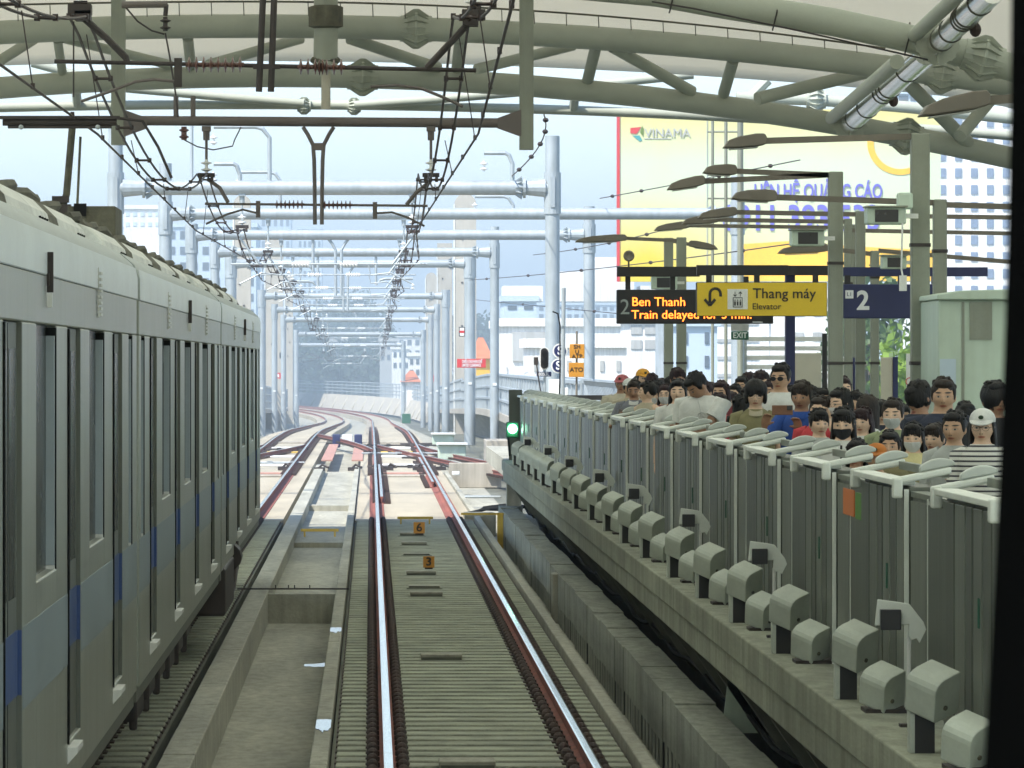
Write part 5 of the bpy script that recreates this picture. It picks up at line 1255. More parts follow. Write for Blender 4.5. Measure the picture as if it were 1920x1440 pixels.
building('low white building behind the platform boards', 1480, 1620, 560, 240, 12, 'bwhite', 3, 4, (.5, .3), wm='bgrey', y_bot=700)
building('white apartment block with a grid of blue windows at the edge of the view', 1752, 2080, 214, 330, 25, 'bwhite', 11, 11, (.42, .55), wm='bwin', y_bot=560)
def sign_top(g, w_, hh, D): MB().box(-w_ * .2, w_ * .1, -.2, 0, hh - 2.6, hh - .6).build('sign', 'amber', g)
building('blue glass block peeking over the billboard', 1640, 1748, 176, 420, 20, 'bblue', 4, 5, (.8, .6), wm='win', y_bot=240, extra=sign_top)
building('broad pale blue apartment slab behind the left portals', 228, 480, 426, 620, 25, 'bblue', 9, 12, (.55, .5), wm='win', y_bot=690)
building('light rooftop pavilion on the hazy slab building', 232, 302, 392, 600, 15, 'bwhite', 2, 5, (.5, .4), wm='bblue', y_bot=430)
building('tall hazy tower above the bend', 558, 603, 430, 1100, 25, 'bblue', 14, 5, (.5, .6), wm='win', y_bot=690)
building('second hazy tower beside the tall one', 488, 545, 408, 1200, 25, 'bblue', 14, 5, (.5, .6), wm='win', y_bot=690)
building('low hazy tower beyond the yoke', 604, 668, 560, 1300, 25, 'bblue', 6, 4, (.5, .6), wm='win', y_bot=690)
for i, (a, b, yt, Y) in enumerate(((712, 745, 640, 820), (735, 768, 655, 760), (745, 790, 632, 880), (620, 650, 640, 900), (668, 700, 622, 980), (766, 800, 668, 640))):
    building(f'small white town house among the trees, {ordn(i + 1)} of six', a, b, yt, Y, 8, 'bwhite' if i % 3 else 'bgrey', 2, 3, (.5, .5), y_bot=yt + 40)
def gable(lab, px0, px1, yeave, yridge, Y, D=12, wall='bwhite'):
    x0, x1 = PX(px0, Y), PX(px1, Y); ze, zr = PZ(yeave, Y), PZ(yridge, Y); c = (x0 + x1) / 2; w_ = (x1 - x0) / 2
    g = thing('house', lab, 'house', (c, Y, -11.5)); MB().box(-w_ * .92, w_ * .92, 0, D, 0, ze + 11.5).build('wall', wall, g)
    MB().loft([[(-w_, -.4, ze + 11.5), (w_, -.4, ze + 11.5), (w_, D, ze + 11.5), (-w_, D, ze + 11.5)], [(-w_ * .1, D * .45, zr + 11.5), (w_ * .3, D * .45, zr + 11.5), (w_ * .3, D * .5, zr + 11.5), (-w_ * .1, D * .5, zr + 11.5)]]).build('roof', 'tile', g)
gable('small house with a terracotta hipped roof beside the bend', 751, 790, 716, 695, 520)
gable('house with a steep terracotta roof between the masts', 880, 925, 672, 632, 360, wall='amber')
# ================================================================== TREES
def tree(name, lab, x, Y, zt, zb, rad, m, n=2600, s=.35, grp=None, seed=0, gap=.35):
    rnd = random.Random(seed); g = thing(name, lab, 'tree', (x, Y, zb), 0, grp); h_ = zt - zb
    t = MB().tube([(0, 0, 0), (.02 * h_, 0, h_ * .3), (-.01 * h_, 0, h_ * .6), (0, 0, h_ * .85)], [h_ * .03, h_ * .022, h_ * .014, h_ * .005], 8)
    cl = []
    for k in range(11):
        a = rnd.uniform(0, 6.28); r_ = rad * rnd.uniform(.35, .95); z_ = h_ * rnd.uniform(.45, .93); r_ *= max(.35, 1 - abs(z_ / h_ - .68) * 1.6)
        c = Vector((r_ * math.cos(a), r_ * math.sin(a), z_)); cl.append((c, rad * rnd.uniform(.28, .5)))
        t.tube([(0, 0, z_ * .6), c * .6 + Vector((0, 0, z_ * .3)), c], [h_ * .010, h_ * .007, h_ * .003], 5)
    cl.append((Vector((0, 0, h_ * .9)), rad * .45)); t.build('trunk', 'bark', g)
    L = MB(); vs, fs = [], []
    for k in range(n):
        c, r_ = rnd.choice(cl); d = Vector((rnd.gauss(0, 1), rnd.gauss(0, 1), rnd.gauss(0, .8))).normalized() * r_ * rnd.uniform(.45, 1.08) ** .6
        p = c + d; u = Vector((rnd.gauss(0, 1), rnd.gauss(0, 1), rnd.gauss(0, 1))).normalized(); v = u.cross(Vector((rnd.gauss(0, 1), rnd.gauss(0, 1), rnd.gauss(0, 1)))).normalized(); q = s * rnd.uniform(.5, 1.2)
        o = len(vs); vs += [p - u * q, p + v * q * .5, p + u * q, p - v * q * .5]; fs.append((o, o + 1, o + 2, o + 3))
    L.v = [tuple(v) for v in vs]; L.f = fs; L.build('crown', m, g)
    return g
tree('leafy_tree', 'bright green feathery tree beyond the platform under the blue sign', 16.3, 165, 4.4, -11.5, 2.9, 'leaf3', 4200, .20, None, 1)
tree('leafy_tree', 'darker loose tree below the bright green one', 17.0, 175, 2.6, -11.5, 3.2, 'leaf', 4200, .20, None, 2)
tree('leafy_tree', 'green tree top just under the sign beam', 18.3, 200, 6.6, -11.5, 3.5, 'leaf', 3000, .24, None, 3)
tree('leafy_tree', 'dark green tree by the kiosk roof', 21.5, 160, 6.0, -11.5, 3.0, 'leaf2', 3000, .24, None, 4)
tree('leafy_tree', 'low green tree behind the crowd near the totem', 18.5, 150, 1.2, -11.5, 3.0, 'leaf', 3000, .22, None, 5)
k = 0
for px, yt, Y, r_ in ((582, 645, 900, 9), (610, 615, 960, 10), (640, 566, 1000, 11), (662, 600, 980, 10), (690, 650, 900, 9), (722, 646, 960, 10), (600, 668, 860, 8), (650, 664, 860, 8), (752, 684, 900, 8), (780, 664, 980, 9), (560, 622, 1040, 11), (678, 678, 850, 7), (712, 684, 850, 7), (905, 600, 900, 8), (630, 640, 930, 9), (668, 650, 940, 9), (572, 668, 850, 8)):
    k += 1; tree('shade_tree', f'hazy dark tree beyond the bend, {ordn(k)} of seventeen', PX(px, Y), Y, PZ(yt, Y), -11.5, r_, 'leaf2', 4500, .6, 'hazy trees beyond the bend', 10 + k)
# ================================================================== PEOPLE
def skinmat(name, c):
    m = bpy.data.materials.new(name); m.use_nodes = True; n = m.node_tree.nodes; l = m.node_tree.links; b = n['Principled BSDF']
    b.inputs['Roughness'].default_value = .55; b.inputs['Subsurface Weight'].default_value = 0.0
    at = n.new('ShaderNodeAttribute'); at.attribute_name = 'hp'; sp = n.new('ShaderNodeSeparateXYZ'); l.new(at.outputs['Vector'], sp.inputs[0])
    ab = n.new('ShaderNodeMath'); ab.operation = 'ABSOLUTE'; l.new(sp.outputs[0], ab.inputs[0])
    def M2(op, a, b_, cl=False):
        q = n.new('ShaderNodeMath'); q.operation = op; q.use_clamp = cl
        for i, v in enumerate((a, b_)):
            if isinstance(v, (int, float)): q.inputs[i].default_value = v
            else: l.new(v, q.inputs[i])
        return q.outputs[0]
    def ellip(xs, cx, cz, rx, rz, soft=.25):   # 1 inside ellipse on the face front
        dx = M2('DIVIDE', M2('SUBTRACT', xs, cx), rx); dz = M2('DIVIDE', M2('SUBTRACT', sp.outputs[2], cz), rz)
        d = M2('ADD', M2('MULTIPLY', dx, dx), M2('MULTIPLY', dz, dz)); k = M2('DIVIDE', M2('SUBTRACT', 1 + soft, d), 2 * soft, True)
        return M2('MULTIPLY', k, M2('LESS_THAN', sp.outputs[1], -.045))
    nz = n.new('ShaderNodeTexNoise'); nz.inputs['Scale'].default_value = 18; nz.inputs['Detail'].default_value = 4
    geo = n.new('ShaderNodeNewGeometry'); l.new(geo.outputs['Position'], nz.inputs[0])
    mx = n.new('ShaderNodeMix'); mx.data_type = 'RGBA'; l.new(nz.outputs[0], mx.inputs[0]); mx.inputs[6].default_value = (*[x * .82 for x in c], 1); mx.inputs[7].default_value = (*[min(1, x * 1.12) for x in c], 1)
    out = mx.outputs[2]
    for msk, cc in ((ellip(ab.outputs[0], .031, .006, .020, .010, .8), tuple(x * .74 for x in c)), (ellip(ab.outputs[0], .031, .004, .0125, .0052), (.36, .33, .29)), (ellip(ab.outputs[0], .031, .004, .0068, .0060), (.015, .01, .008)),  # first mask paints shade into the eye sockets
                    (ellip(ab.outputs[0], .033, .030, .021, .0055, .5), (.03, .02, .016)), (ellip(ab.outputs[0], 0, -.058, .024, .0085, .4), (c[0] * .75, c[1] * .38, c[2] * .36)), (ellip(ab.outputs[0], 0, -.0575, .021, .0018, .5), (c[0] * .3, c[1] * .15, c[2] * .15)),
                    (ellip(ab.outputs[0], .008, -.036, .005, .004, .5), tuple(x * .35 for x in c))):
        q = n.new('ShaderNodeMix'); q.data_type = 'RGBA'; l.new(msk, q.inputs[0]); l.new(out, q.inputs[6]); q.inputs[7].default_value = (*cc, 1); out = q.outputs[2]
    l.new(out, b.inputs['Base Color']); return m
SK = {'a': skinmat('warm_skin', (.52, .32, .20)), 'b': skinmat('pale_skin', (.68, .46, .32)), 'c': skinmat('tan_skin', (.36, .20, .12))}
def hmat(name, c, c2): return mat(name, tuple(x * .55 for x in c), .55, spec=.3, var=.1, scale=26, c2=tuple(x * .6 for x in c2), stretch=(1, 1, .12), bump=.5, bscale=70)
M['hair'] = hmat('black_hair', (.022, .018, .016), (.006, .005, .005)); M['hairm'] = hmat('maroon_black_hair', (.055, .018, .02), (.012, .006, .007)); M['hairb'] = hmat('brown_black_hair', (.06, .04, .028), (.015, .011, .009))
def cloth(name, c, **k): M[name] = mat(name, c, .9, var=.10, scale=7, bump=.35, bscale=16, **k)
for nm, c in (('cream_cloth', (.50, .46, .36)), ('grey_blue_cloth', (.16, .17, .20)), ('beige_cloth', (.42, .37, .27)), ('maroon_cloth', (.16, .03, .035)), ('white_cloth', (.62, .63, .60)), ('black_cloth', (.02, .02, .022)),
              ('olive_cloth', (.22, .20, .10)), ('royal_cloth', (.02, .07, .30)), ('red_cloth', (.50, .05, .06)), ('navy_cloth', (.022, .028, .05)), ('sage_cloth', (.26, .30, .17)), ('yellowish_cloth', (.60, .54, .28)),
              ('pale_grey_cloth', (.40, .42, .40)), ('denim', (.05, .07, .12)), ('yellow_cap', (.68, .34, .04)), ('orange_cap', (.50, .17, .03)), ('pink_cap', (.45, .13, .14)), ('mask_white', (.66, .67, .66)), ('mask_black', (.018, .018, .02)), ('brown_cloth', (.20, .10, .06))): cloth(nm, c)
def stripemat():
    m = mat('striped_knit', (.6, .6, .56), .9, var=.05); n = m.node_tree.nodes; l = m.node_tree.links
    geo = n.new('ShaderNodeNewGeometry'); sp = n.new('ShaderNodeSeparateXYZ'); l.new(geo.outputs['Position'], sp.inputs[0])
    a = n.new('ShaderNodeMath'); a.operation = 'MULTIPLY'; a.inputs[1].default_value = 31; l.new(sp.outputs[2], a.inputs[0])
    f = n.new('ShaderNodeMath'); f.operation = 'FRACT'; l.new(a.outputs[0], f.inputs[0]); g = n.new('ShaderNodeMath'); g.operation = 'GREATER_THAN'; g.inputs[1].default_value = .62; l.new(f.outputs[0], g.inputs[0])
    q = n.new('ShaderNodeMix'); q.data_type = 'RGBA'; l.new(g.outputs[0], q.inputs[0]); q.inputs[6].default_value = (.62, .62, .57, 1); q.inputs[7].default_value = (.05, .05, .06, 1); l.new(q.outputs[2], n['Principled BSDF'].inputs['Base Color']); return m
M['striped_cloth'] = stripemat()
def headpt(t, a, grow=0.0):   # t latitude -90..90, a azimuth; face looks to -y
    x, y, z = math.cos(t) * math.cos(a) * .075, math.cos(t) * math.sin(a) * .094, math.sin(t) * .117
    if z < 0:
        k = -z / .117; x *= 1 - .32 * k ** 1.4; y = y * (1 - .12 * k) if y < 0 else y * (1 - .45 * k)
    if z > .02: y += .006
    if y < 0:
        y *= .97; ax = abs(x)
        y -= .020 * math.exp(-(x / .012) ** 2 - ((z + .024) / .026) ** 2) + .006 * math.exp(-(x / .010) ** 2 - ((z - .004) / .03) ** 2)
        y += .008 * math.exp(-((ax - .031) / .017) ** 2 - ((z - .006) / .013) ** 2)
        y -= .004 * math.exp(-((ax - .03) / .03) ** 2 - ((z - .032) / .010) ** 2)
        y -= .005 * math.exp(-(x / .022) ** 2 - ((z + .058) / .010) ** 2)
        y -= .007 * math.exp(-(x / .02) ** 2 - ((z + .098) / .016) ** 2)
        y -= .004 * math.exp(-((ax - .045) / .018) ** 2 - ((z + .02) / .02) ** 2)
    v = Vector((x, y, z))
    if grow: v += v.normalized() * grow
    return v
def patch(t0, t1, a0, a1, g0, g1, nt=8, na=14, taper=None):   # closed shell over part of the head
    m = MB(); rows = []
    for lay in (g1, g0):
        for i in range(nt + 1):
            u = i / nt; t = t0 + (t1 - t0) * u; k = taper(u) if taper else 1
            mid = (a0 + a1) / 2; hw = (a1 - a0) / 2 * k
            rows.append([headpt(t, mid - hw + 2 * hw * j / na, lay) for j in range(na + 1)])
    W_ = na + 1; m.v = [tuple(p) for r in rows for p in r]; n1 = nt + 1
    for lay in (0, 1):
        for i in range(nt):
            for j in range(na):
                q = (lay * n1 + i) * W_ + j; m.f.append((q, q + 1, q + W_ + 1, q + W_))
    off = n1 * W_
    for i in range(nt):
        for j in (0, na): q = i * W_ + j; m.f.append((q, q + W_, q + W_ + off, q + off))
    for j in range(na):
        for i in (0, nt): q = i * W_ + j; m.f.append((q, q + 1, q + 1 + off, q + off))
    return m
def oring(c, rx, ry, n=16, back=0.0): return [Vector((c[0] + rx * math.cos(6.2832 * k / n), c[1] + ry * math.sin(6.2832 * k / n), c[2])) for k in range(n)]
DG = bpy.context.evaluated_depsgraph_get
def person(lab, px, ytop, Y, yaw=0, pitch=0, roll=0, skin='a', hair='short', hm='hair', shirt='white_cloth', sleeve='short', cap=None, mask=None, glasses=None, la=None, ra=None, lean=0, build=1.0, collar=None, pants='denim', htop=None, face_y=None, neckfwd=0, grp='crowd waiting behind the gates'):
    """head centre at pixel column px, top of head at ytop, at distance Y; arms are hand targets (x, y, z) for a 1.7 m figure"""
    zt = PZ(ytop, Y); X = PX(px, Y); Hh = zt - PZT; s = (htop or Hh) / 1.70
    root = thing('person', lab, 'person', (X, Y, PZT), 0, grp)
    RZ = Matrix.Rotation(R(yaw * .55), 4, 'Z')
    hd = Vector((neckfwd * 0, -neckfwd, 1.572 - abs(neckfwd) * .35)); HR = Matrix.Rotation(R(yaw), 4, 'Z') @ Matrix.Rotation(R(roll), 4, 'Y') @ Matrix.Rotation(R(pitch), 4, 'X')
    HR = HR @ Matrix.Diagonal((1.04, 1.04, 1.05, 1)); HM = Matrix.Translation(RZ @ hd) @ HR
    b = MB(); bw = build
    TR = [(.80, .15, .10, 0), (.92, .172, .118, .005), (1.02, .150, .104, 0), (1.15, .152, .108, -.005), (1.28, .170, .112, -.008), (1.36, .176, .104, -.004), (1.41, .150, .085, .0), (1.44, .095, .064, .004), (1.465, .060, .056, .003), (1.50, .054, .056, -neckfwd * .4), (1.55, .052, .056, -neckfwd * .9)]
    b.loft([[RZ @ v for v in oring((0, yy, z), rx * bw, ry * bw)] for z, rx, ry, yy in TR])
    # head
    nu, nv = 40, 34; rows = []
    for i in range(1, nv):
        t = math.pi * i / nv - math.pi / 2; rows.append([HM @ headpt(t, 6.2832 * k / nu) for k in range(nu)])
    b.loft(rows); 
    for sx in (-1, 1): b.ell(HM @ Vector((sx * .074, .012, -.008)), (.012, .020, .031), 8, 7, HR)
    # legs and feet
    for sx in (-1, 1):
        x = sx * .088 * bw
        b.tube([RZ @ Vector(p) for p in ((x, .01, .93), (x * 1.05, 0, .75), (x, -.01, .50), (x, .01, .33), (x, .02, .09))], [.092 * bw, .082 * bw, .056, .056, .038], 12)
        b.loft([[RZ @ v for v in oring((x, -.05, z), rx, ry, 12)] for z, rx, ry in ((.0, .045, .125), (.04, .045, .12), (.08, .035, .06))])
    # arms with five-fingered hands
    arms = []
    for sx, tgt in ((-1, la), (1, ra)):
        sh = Vector((sx * .165 * bw, .005, 1.385)); hold = tgt is not None
        hd_ = Vector(tgt) if hold else Vector((sx * .23 * bw, -.06, .80)); d = hd_ - sh; L = d.length; l1, l2 = .29, .27
        if L > .55: hd_ = sh + d.normalized() * .55; d = hd_ - sh; L = .55
        c_ = (l1 * l1 - l2 * l2 + L * L) / (2 * L); h_ = math.sqrt(max(0, l1 * l1 - c_ * c_)); dn = d.normalized()
        bend = Vector((sx * .55, .15, -1)) if hold else Vector((sx * .3, 1, 0)); bend = (bend - dn * bend.dot(dn)).normalized()
        el = sh + dn * c_ + bend * h_; wv = hd_
        b.tube([RZ @ v for v in (Vector((sx * .12 * bw, 0, 1.395)), sh, sh.lerp(el, .5), el, el.lerp(wv, .35), wv)], [.045, .052 * bw, .044 * bw, .035, .036, .024], 12)
        fd = (wv - el).normalized() if not hold else Vector((-sx * .25, -.25, 1)).normalized(); arms.append((sh, el, wv, fd, hold, sx))
        pn = Vector((-sx, 0, 0)) if not hold else Vector((-sx * .4, -1, 0)).normalized(); side = fd.cross(pn).normalized(); pn = side.cross(fd)
        pc = wv + fd * .045
        b.loft([[RZ @ (wv + fd * t + side * (math.cos(6.2832 * k / 12) * w_) + pn * (math.sin(6.2832 * k / 12) * .015)) for k in range(12)] for t, w_ in ((-.01, .022), (.03, .036), (.07, .041), (.088, .036))])
        curl = .9 if hold else .35
        for q, ln in ((-1.5, .062), (-.5, .074), (.5, .070), (1.5, .055)):
            p0 = wv + fd * .080 + side * (q * .0195); a1 = (fd + pn * curl * .5).normalized(); a2 = (fd + pn * curl * 1.6).normalized(); a3 = (fd * .2 + pn * curl * 1.6).normalized()
            p1 = p0 + a1 * ln * .45; p2 = p1 + a2 * ln * .32; p3 = p2 + a3 * ln * .25
            b.tube([RZ @ v for v in (p0 - fd * .015, p0, p1, p2, p3)], [.0085, .0088, .0085, .0078, .0062], 7)
        tb = wv + fd * .03 - side * .03 * sx * (1 if hold else -1); td = (fd * .7 - side * sx * (1 if hold else -1) * .6 + pn * .5).normalized()
        b.tube([RZ @ v for v in (tb, tb + td * .03, tb + (td + pn * .3).normalized() * .058)], [.012, .0105, .0075], 7)
    me = b.mesh('person_body'); ob = bpy.data.objects.new('body', me); COL.objects.link(ob)
    rm = ob.modifiers.new('r', 'REMESH'); rm.mode = 'VOXEL'; rm.voxel_size = .0072; rm.use_smooth_shade = True
    sm = ob.modifiers.new('s', 'SMOOTH'); sm.factor = .35; sm.iterations = 1
    me2 = bpy.data.meshes.new_from_object(ob.evaluated_get(DG())); me2.name = 'body'; bpy.data.objects.remove(ob)
    at = me2.attributes.new('hp', 'FLOAT_VECTOR', 'POINT'); inv = HM.inverted(); buf = []
    for v in me2.vertices:
        q = inv @ v.co
        buf += [q.x, q.y, q.z] if q.length < .17 and q.z > -.125 else [0, 1, 0]
    at.data.foreach_set('vector', buf); me2.materials.clear(); me2.materials.append(SK[skin]); me2.shade_smooth()
    body = bpy.data.objects.new('body', me2); COL.objects.link(body); body.parent = root
    # shirt
    ease = 1.10 * bw; sh_ = MB(); rnd = random.Random(int(px * 7)); 
    rings = [(.84, .185, .130), (.92, .188, .132), (1.02, .172, .122), (1.15, .172, .124), (1.28, .184, .124), (1.36, .188, .116), (1.405, .160, .096), (1.435, .105, .076), (1.455, .080, .070)]
    sh_.loft([[RZ @ (v + Vector((rnd.uniform(-.003, .003), rnd.uniform(-.004, .004), 0))) for v in oring((0, -.002, z), rx * bw, ry * bw, 28)] for z, rx, ry in rings])
    frac = {'short': .62, 'long': 1.97, 'none': 0}[sleeve]
    if frac:
        for S, E, W_, fd, hold, sx in arms:
            pts = [Vector((sx * .11 * bw, 0, 1.39)), S, S.lerp(E, min(1, frac))]; rr = [.06, .068 * bw, .064 * bw]
            if frac > 1: pts += [E.lerp(W_, .5), E.lerp(W_, frac - 1)]; rr = [.06, .064 * bw, .052, .045, .036]
            sh_.tube([RZ @ v for v in pts], rr, 14)
    sh_.build('shirt', shirt, root, smooth=True)
    pt = MB()
    for sx in (-1, 1): pt.tube([RZ @ Vector(p) for p in ((sx * .085 * bw, .01, .95), (sx * .09 * bw, 0, .75), (sx * .09, 0, .48), (sx * .09, .01, .12))], [.108 * bw, .098 * bw, .078, .065], 12)
    pt.loft([[RZ @ v for v in oring((0, .003, z), rx * bw, ry * bw, 20)] for z, rx, ry in ((.82, .178, .122), (.90, .182, .126), (1.0, .162, .114))]); pt.build('trousers', pants, root, smooth=True)
    if collar:
        cm = MB(); cr = [RZ @ (v + Vector((0, -.005 - .03 * max(0, -math.sin(6.2832 * k / 20)), -.035 * max(0, -math.sin(6.2832 * k / 20))))) for k, v in enumerate(oring((0, 0, 1.47), .066, .066, 20))]
        co = [v + Vector((0, 0, -.04)) + (v - RZ @ Vector((0, 0, v.z))).normalized() * .022 for v in cr]; ci = [v - (v - RZ @ Vector((0, 0, v.z))).normalized() * .004 for v in cr]
        cm.loft([ci, cr, co, [v + Vector((0, 0, -.004)) for v in co]], cap=False); cm.build('collar', collar, root, smooth=True)
    # hair
    def hfn(p):
        n_ = math.sin(p.x * 210 + p.z * 40) * .018 + math.sin(p.y * 180 + p.x * 60) * .016 + math.sin(p.x * 71 + p.y * 57 + px) * .030
        return p * (1 + n_)
    T = lambda v: HM @ v
    hb = MB()
    if hair:
        if not cap: hb.ell(T(Vector((0, .024, .038))), (.085, .094, .094), 32, 20, HR, hfn); hb.ell(T(Vector((.0, -.034, .084))), (.064, .054, .036), 18, 10, HR, hfn)
        else: hb.ell(T(Vector((0, .022, .0))), (.081, .088, .085), 28, 16, HR, hfn)
        for sx in (-1, 1): hb.ell(T(Vector((sx * .071, -.002, .020))), (.013, .036, .045), 12, 9, HR, hfn)
    if hair in ('bangs', 'longbangs', 'mop'):
        for q in range(9): hb.ell(T(Vector((-.056 + .014 * q, -.074 + abs(q - 4) * .004, .058 - (q % 3) * .005))), (.013, .015, .036), 8, 7, HR, hfn)
    if hair == 'mop':
        hb.ell(T(Vector((0, .01, .05))), (.10, .108, .098), 30, 18, HR, hfn)
        for sx in (-1, 1): hb.ell(T(Vector((sx * .078, .0, -.01))), (.024, .055, .06), 12, 9, HR, hfn)
    if hair in ('long', 'longbangs', 'bob', 'halfback'):
        dn_ = {'bob': .12, 'long': .30, 'longbangs': .34, 'halfback': .22}[hair]
        hb.loft([[T(Vector((rx * math.cos(a) * (1 + .04 * math.sin(a * 9 + z * 30)), .03 + ry * math.sin(a) * (1 + .05 * math.sin(a * 7)), z))) for a in [R(-28) + R(236) * k / 22 for k in range(23)]] + [T(Vector((rx * .80 * math.cos(a), .03 + ry * .70 * math.sin(a), z))) for a in [R(208) - R(236) * k / 22 for k in range(23)]]
                 for z, rx, ry in [(.06, .080, .078), (.0, .089, .088), (-.08, .096, .088), (-.08 - dn_ * .5, .100, .078), (-.08 - dn_, .085, .060)]])
    if hair == 'bun': hb.ell(T(Vector((0, .10, .05))), (.038, .034, .038), 14, 10, HR, hfn)
    if hair == 'back':
        hb.ell(T(Vector((0, .0, .01))), (.094, .104, .115), 30, 18, HR, hfn); hb.loft([[T(v) for v in oring((0, .01, z), rx, ry, 24)] for z, rx, ry in ((.03, .092, .10), (-.08, .098, .10), (-.22, .10, .09), (-.38, .07, .06))])
    if hair == 'shortback': hb.ell(T(Vector((0, .0, .02))), (.088, .102, .104), 30, 18, HR, hfn)
    if hair:
        for q in range(26):
            a_ = rnd.uniform(0, 6.28); t_ = rnd.uniform(.05, 1.35)
            d_ = Vector((math.cos(t_) * math.cos(a_), math.cos(t_) * math.sin(a_), math.sin(t_)))
            if cap or (d_.y < -.35 and d_.z < .75): continue
            c_ = Vector((d_.x * .080, .022 + d_.y * .090, .040 + d_.z * .090)); hb.ell(T(c_), (rnd.uniform(.010, .022), rnd.uniform(.012, .024), rnd.uniform(.008, .018)), 7, 5, HR @ Matrix.Rotation(rnd.uniform(0, 3), 4, 'Z'))
        hb.build('hair', hm, root, smooth=True)
    if cap:
        cmesh = MB(); cmesh.loft([[T(v + Vector((0, .012, 0))) for v in oring((0, 0, z), rx, ry, 28)] for z, rx, ry in ((.038, .088, .103), (.06, .089, .104), (.09, .078, .09), (.113, .056, .065), (.126, .025, .03), (.128, .006, .006))])
        vis = [T(Vector((x * .078, -.075 - .075 * math.sqrt(max(0, 1 - x * x)) , .043 - .018 * math.sqrt(max(0, 1 - x * x))))) for x in [-1 + k / 8 for k in range(17)]]; inn = [T(Vector((x * .078, -.05 - .03 * math.sqrt(max(0, 1 - x * x)), .05))) for x in [1 - k / 8 for k in range(17)]]
        up = HR @ Vector((0, 0, .006)); c_ = cmesh.build('cap', cap, root, smooth=True); MB().loft([vis + inn, [v + up for v in vis + inn]]).build('visor', cap, c_)
        MB().ell(T(Vector((0, -.095, .075))), (.018, .008, .014), 10, 7, HR).build('cap_badge', 'leaf2', c_)
    if mask:
        pm = patch(R(-52), R(-9), R(-158), R(-22), .004, .010, 9, 16, lambda u: .55 + .45 * math.sin(math.pi * min(1, u * .75 + .12)))
        pm.v = [tuple(T(Vector(v) + Vector((0, -.004, 0)))) for v in pm.v]; pm.build('face_mask', mask, root, smooth=True)
    if glasses:
        gm = MB()
        for sx in (-1, 1):
            c0 = Vector((sx * .032, -.104, .004))
            if glasses == 'sun': gm.loft([[T(c0 + Vector((.026 * math.cos(a), yy + .006 * abs(math.cos(a)), .019 * math.sin(a)))) for a in [6.2832 * k / 16 for k in range(16)]] for yy in (-.003, .003)])
            else: gm.tube([T(c0 + Vector((.024 * math.cos(a), 0, .019 * math.sin(a)))) for a in [6.2832 * k / 20 for k in range(21)]], .0012, 5, False)
            gm.tube([T(Vector((sx * .056, -.102, .008))), T(Vector((sx * .076, .01, .004)))], .002, 5)
        gm.tube([T(Vector((-.01, -.106, .008))), T(Vector((.01, -.106, .008)))], .002, 5); gm.build('sunglasses' if glasses == 'sun' else 'glasses', 'screen' if glasses == 'sun' else 'dark', root, smooth=True)
    # keep the top of the head (or cap, hair) at the measured height
    top = max((HM @ headpt(R(t), 0)).z for t in (60, 90, 120)); top = max(top, 1.70 if abs(pitch) < 20 else top); s = Hh / (top + (.012 if hair or cap else 0)); root.scale = (s, s, s)
    hx = (RZ @ hd); root.location = (X - hx.x * s, Y, PZT)
    return root, arms, RZ, s, HM
def held(p, side, name, lab, cat, w_, h_, m, lens=True, tilt=0, dx=0, dz=.07):
    root, arms, RZ, s, HM = p; W_ = arms[side][2] + arms[side][3] * dz; q = RZ @ (W_ + Vector((dx, -.03, .0))); g = thing(name, lab, cat, root.location + q * s)
    g.rotation_euler = (0, R(tilt), 0)
    MB().box(-w_ / 2, w_ / 2, -.005, .005, -h_ / 2, h_ / 2).build('case', m, g, bevel=.004)
    if lens: MB().box(w_ * .12, w_ * .42, -.009, -.0045, h_ * .12, h_ * .42).build('camera_bump', 'screen', g, bevel=.002)
    return g
def Yh(h): return 2420.0 / h

# yaw > 0 turns the figure towards the picture's right-hand side, < 0 towards the track
person('heavy man in a pink cap and cream shirt at the far end of the crowd', 1166, 701, 72, -20, skin='c', cap='pink_cap', shirt='cream_cloth', build=1.15)
person('person in a white cap behind the man checking a phone', 1181, 708, 69, 10, cap='white_cloth', skin='a', shirt='beige_cloth')
p = person('man in a grey shirt looking down at his phone', 1189, 711, 66, -12, 14, skin='c', shirt='grey_blue_cloth', ra=(-.05, -.30, 1.22), la=(-.16, -.28, 1.20), collar='white_cloth', hm='hairb')
held(p, 0, 'phone', 'brown phone held by the man in the grey shirt', 'phone', .075, .15, 'brown', tilt=15)
person('person in a bright yellow cap in the back row', 1206, 690, 74, 15, cap='yellow_cap', skin='b', shirt='maroon_cloth')
person('woman with tied black hair in a sleeveless beige top seen from the side', 1213, 714, 63, -95, skin='b', hair='bun', shirt='beige_cloth', sleeve='none')
person('maroon-haired person with face hidden behind the woman in beige', 1223, 699, 72, 160, skin='b', hair='shortback', hm='hairm', shirt='black_cloth')
person('small pale face half hidden behind black hair', 1233, 713, 71, -30, skin='b', hair='long', shirt='black_cloth')
p = person('woman in glasses and white mask with a maroon top raising her phone', 1247, 720, 64, -15, skin='b', hair='long', hm='hairm', mask='mask_white', glasses='clear', shirt='maroon_cloth', la=(-.08, -.30, 1.28))
held(p, 0, 'phone', 'slim white phone held by the woman in the maroon top', 'phone', .16, .075, 'white')
person('tall dark-haired person looking over the smiling woman', 1271, 689, 66, 20, skin='c', hair='bangs', hm='hairm', shirt='black_cloth')
p = person('smiling woman with long black hair in a white top', 1271, 710, 56, -8, 2, skin='b', hair='long', shirt='white_cloth', ra=(.16, -.26, 1.18))
p = person('man in a white polo shirt with a lanyard badge bowing over the gate', 1306, 703, 54, -62, 42, skin='c', hair='short', shirt='white_cloth', build=1.28, collar='white_cloth', neckfwd=.10, ra=(-.05, -.34, 1.08))
root, arms, RZ_, s_, HM_ = p
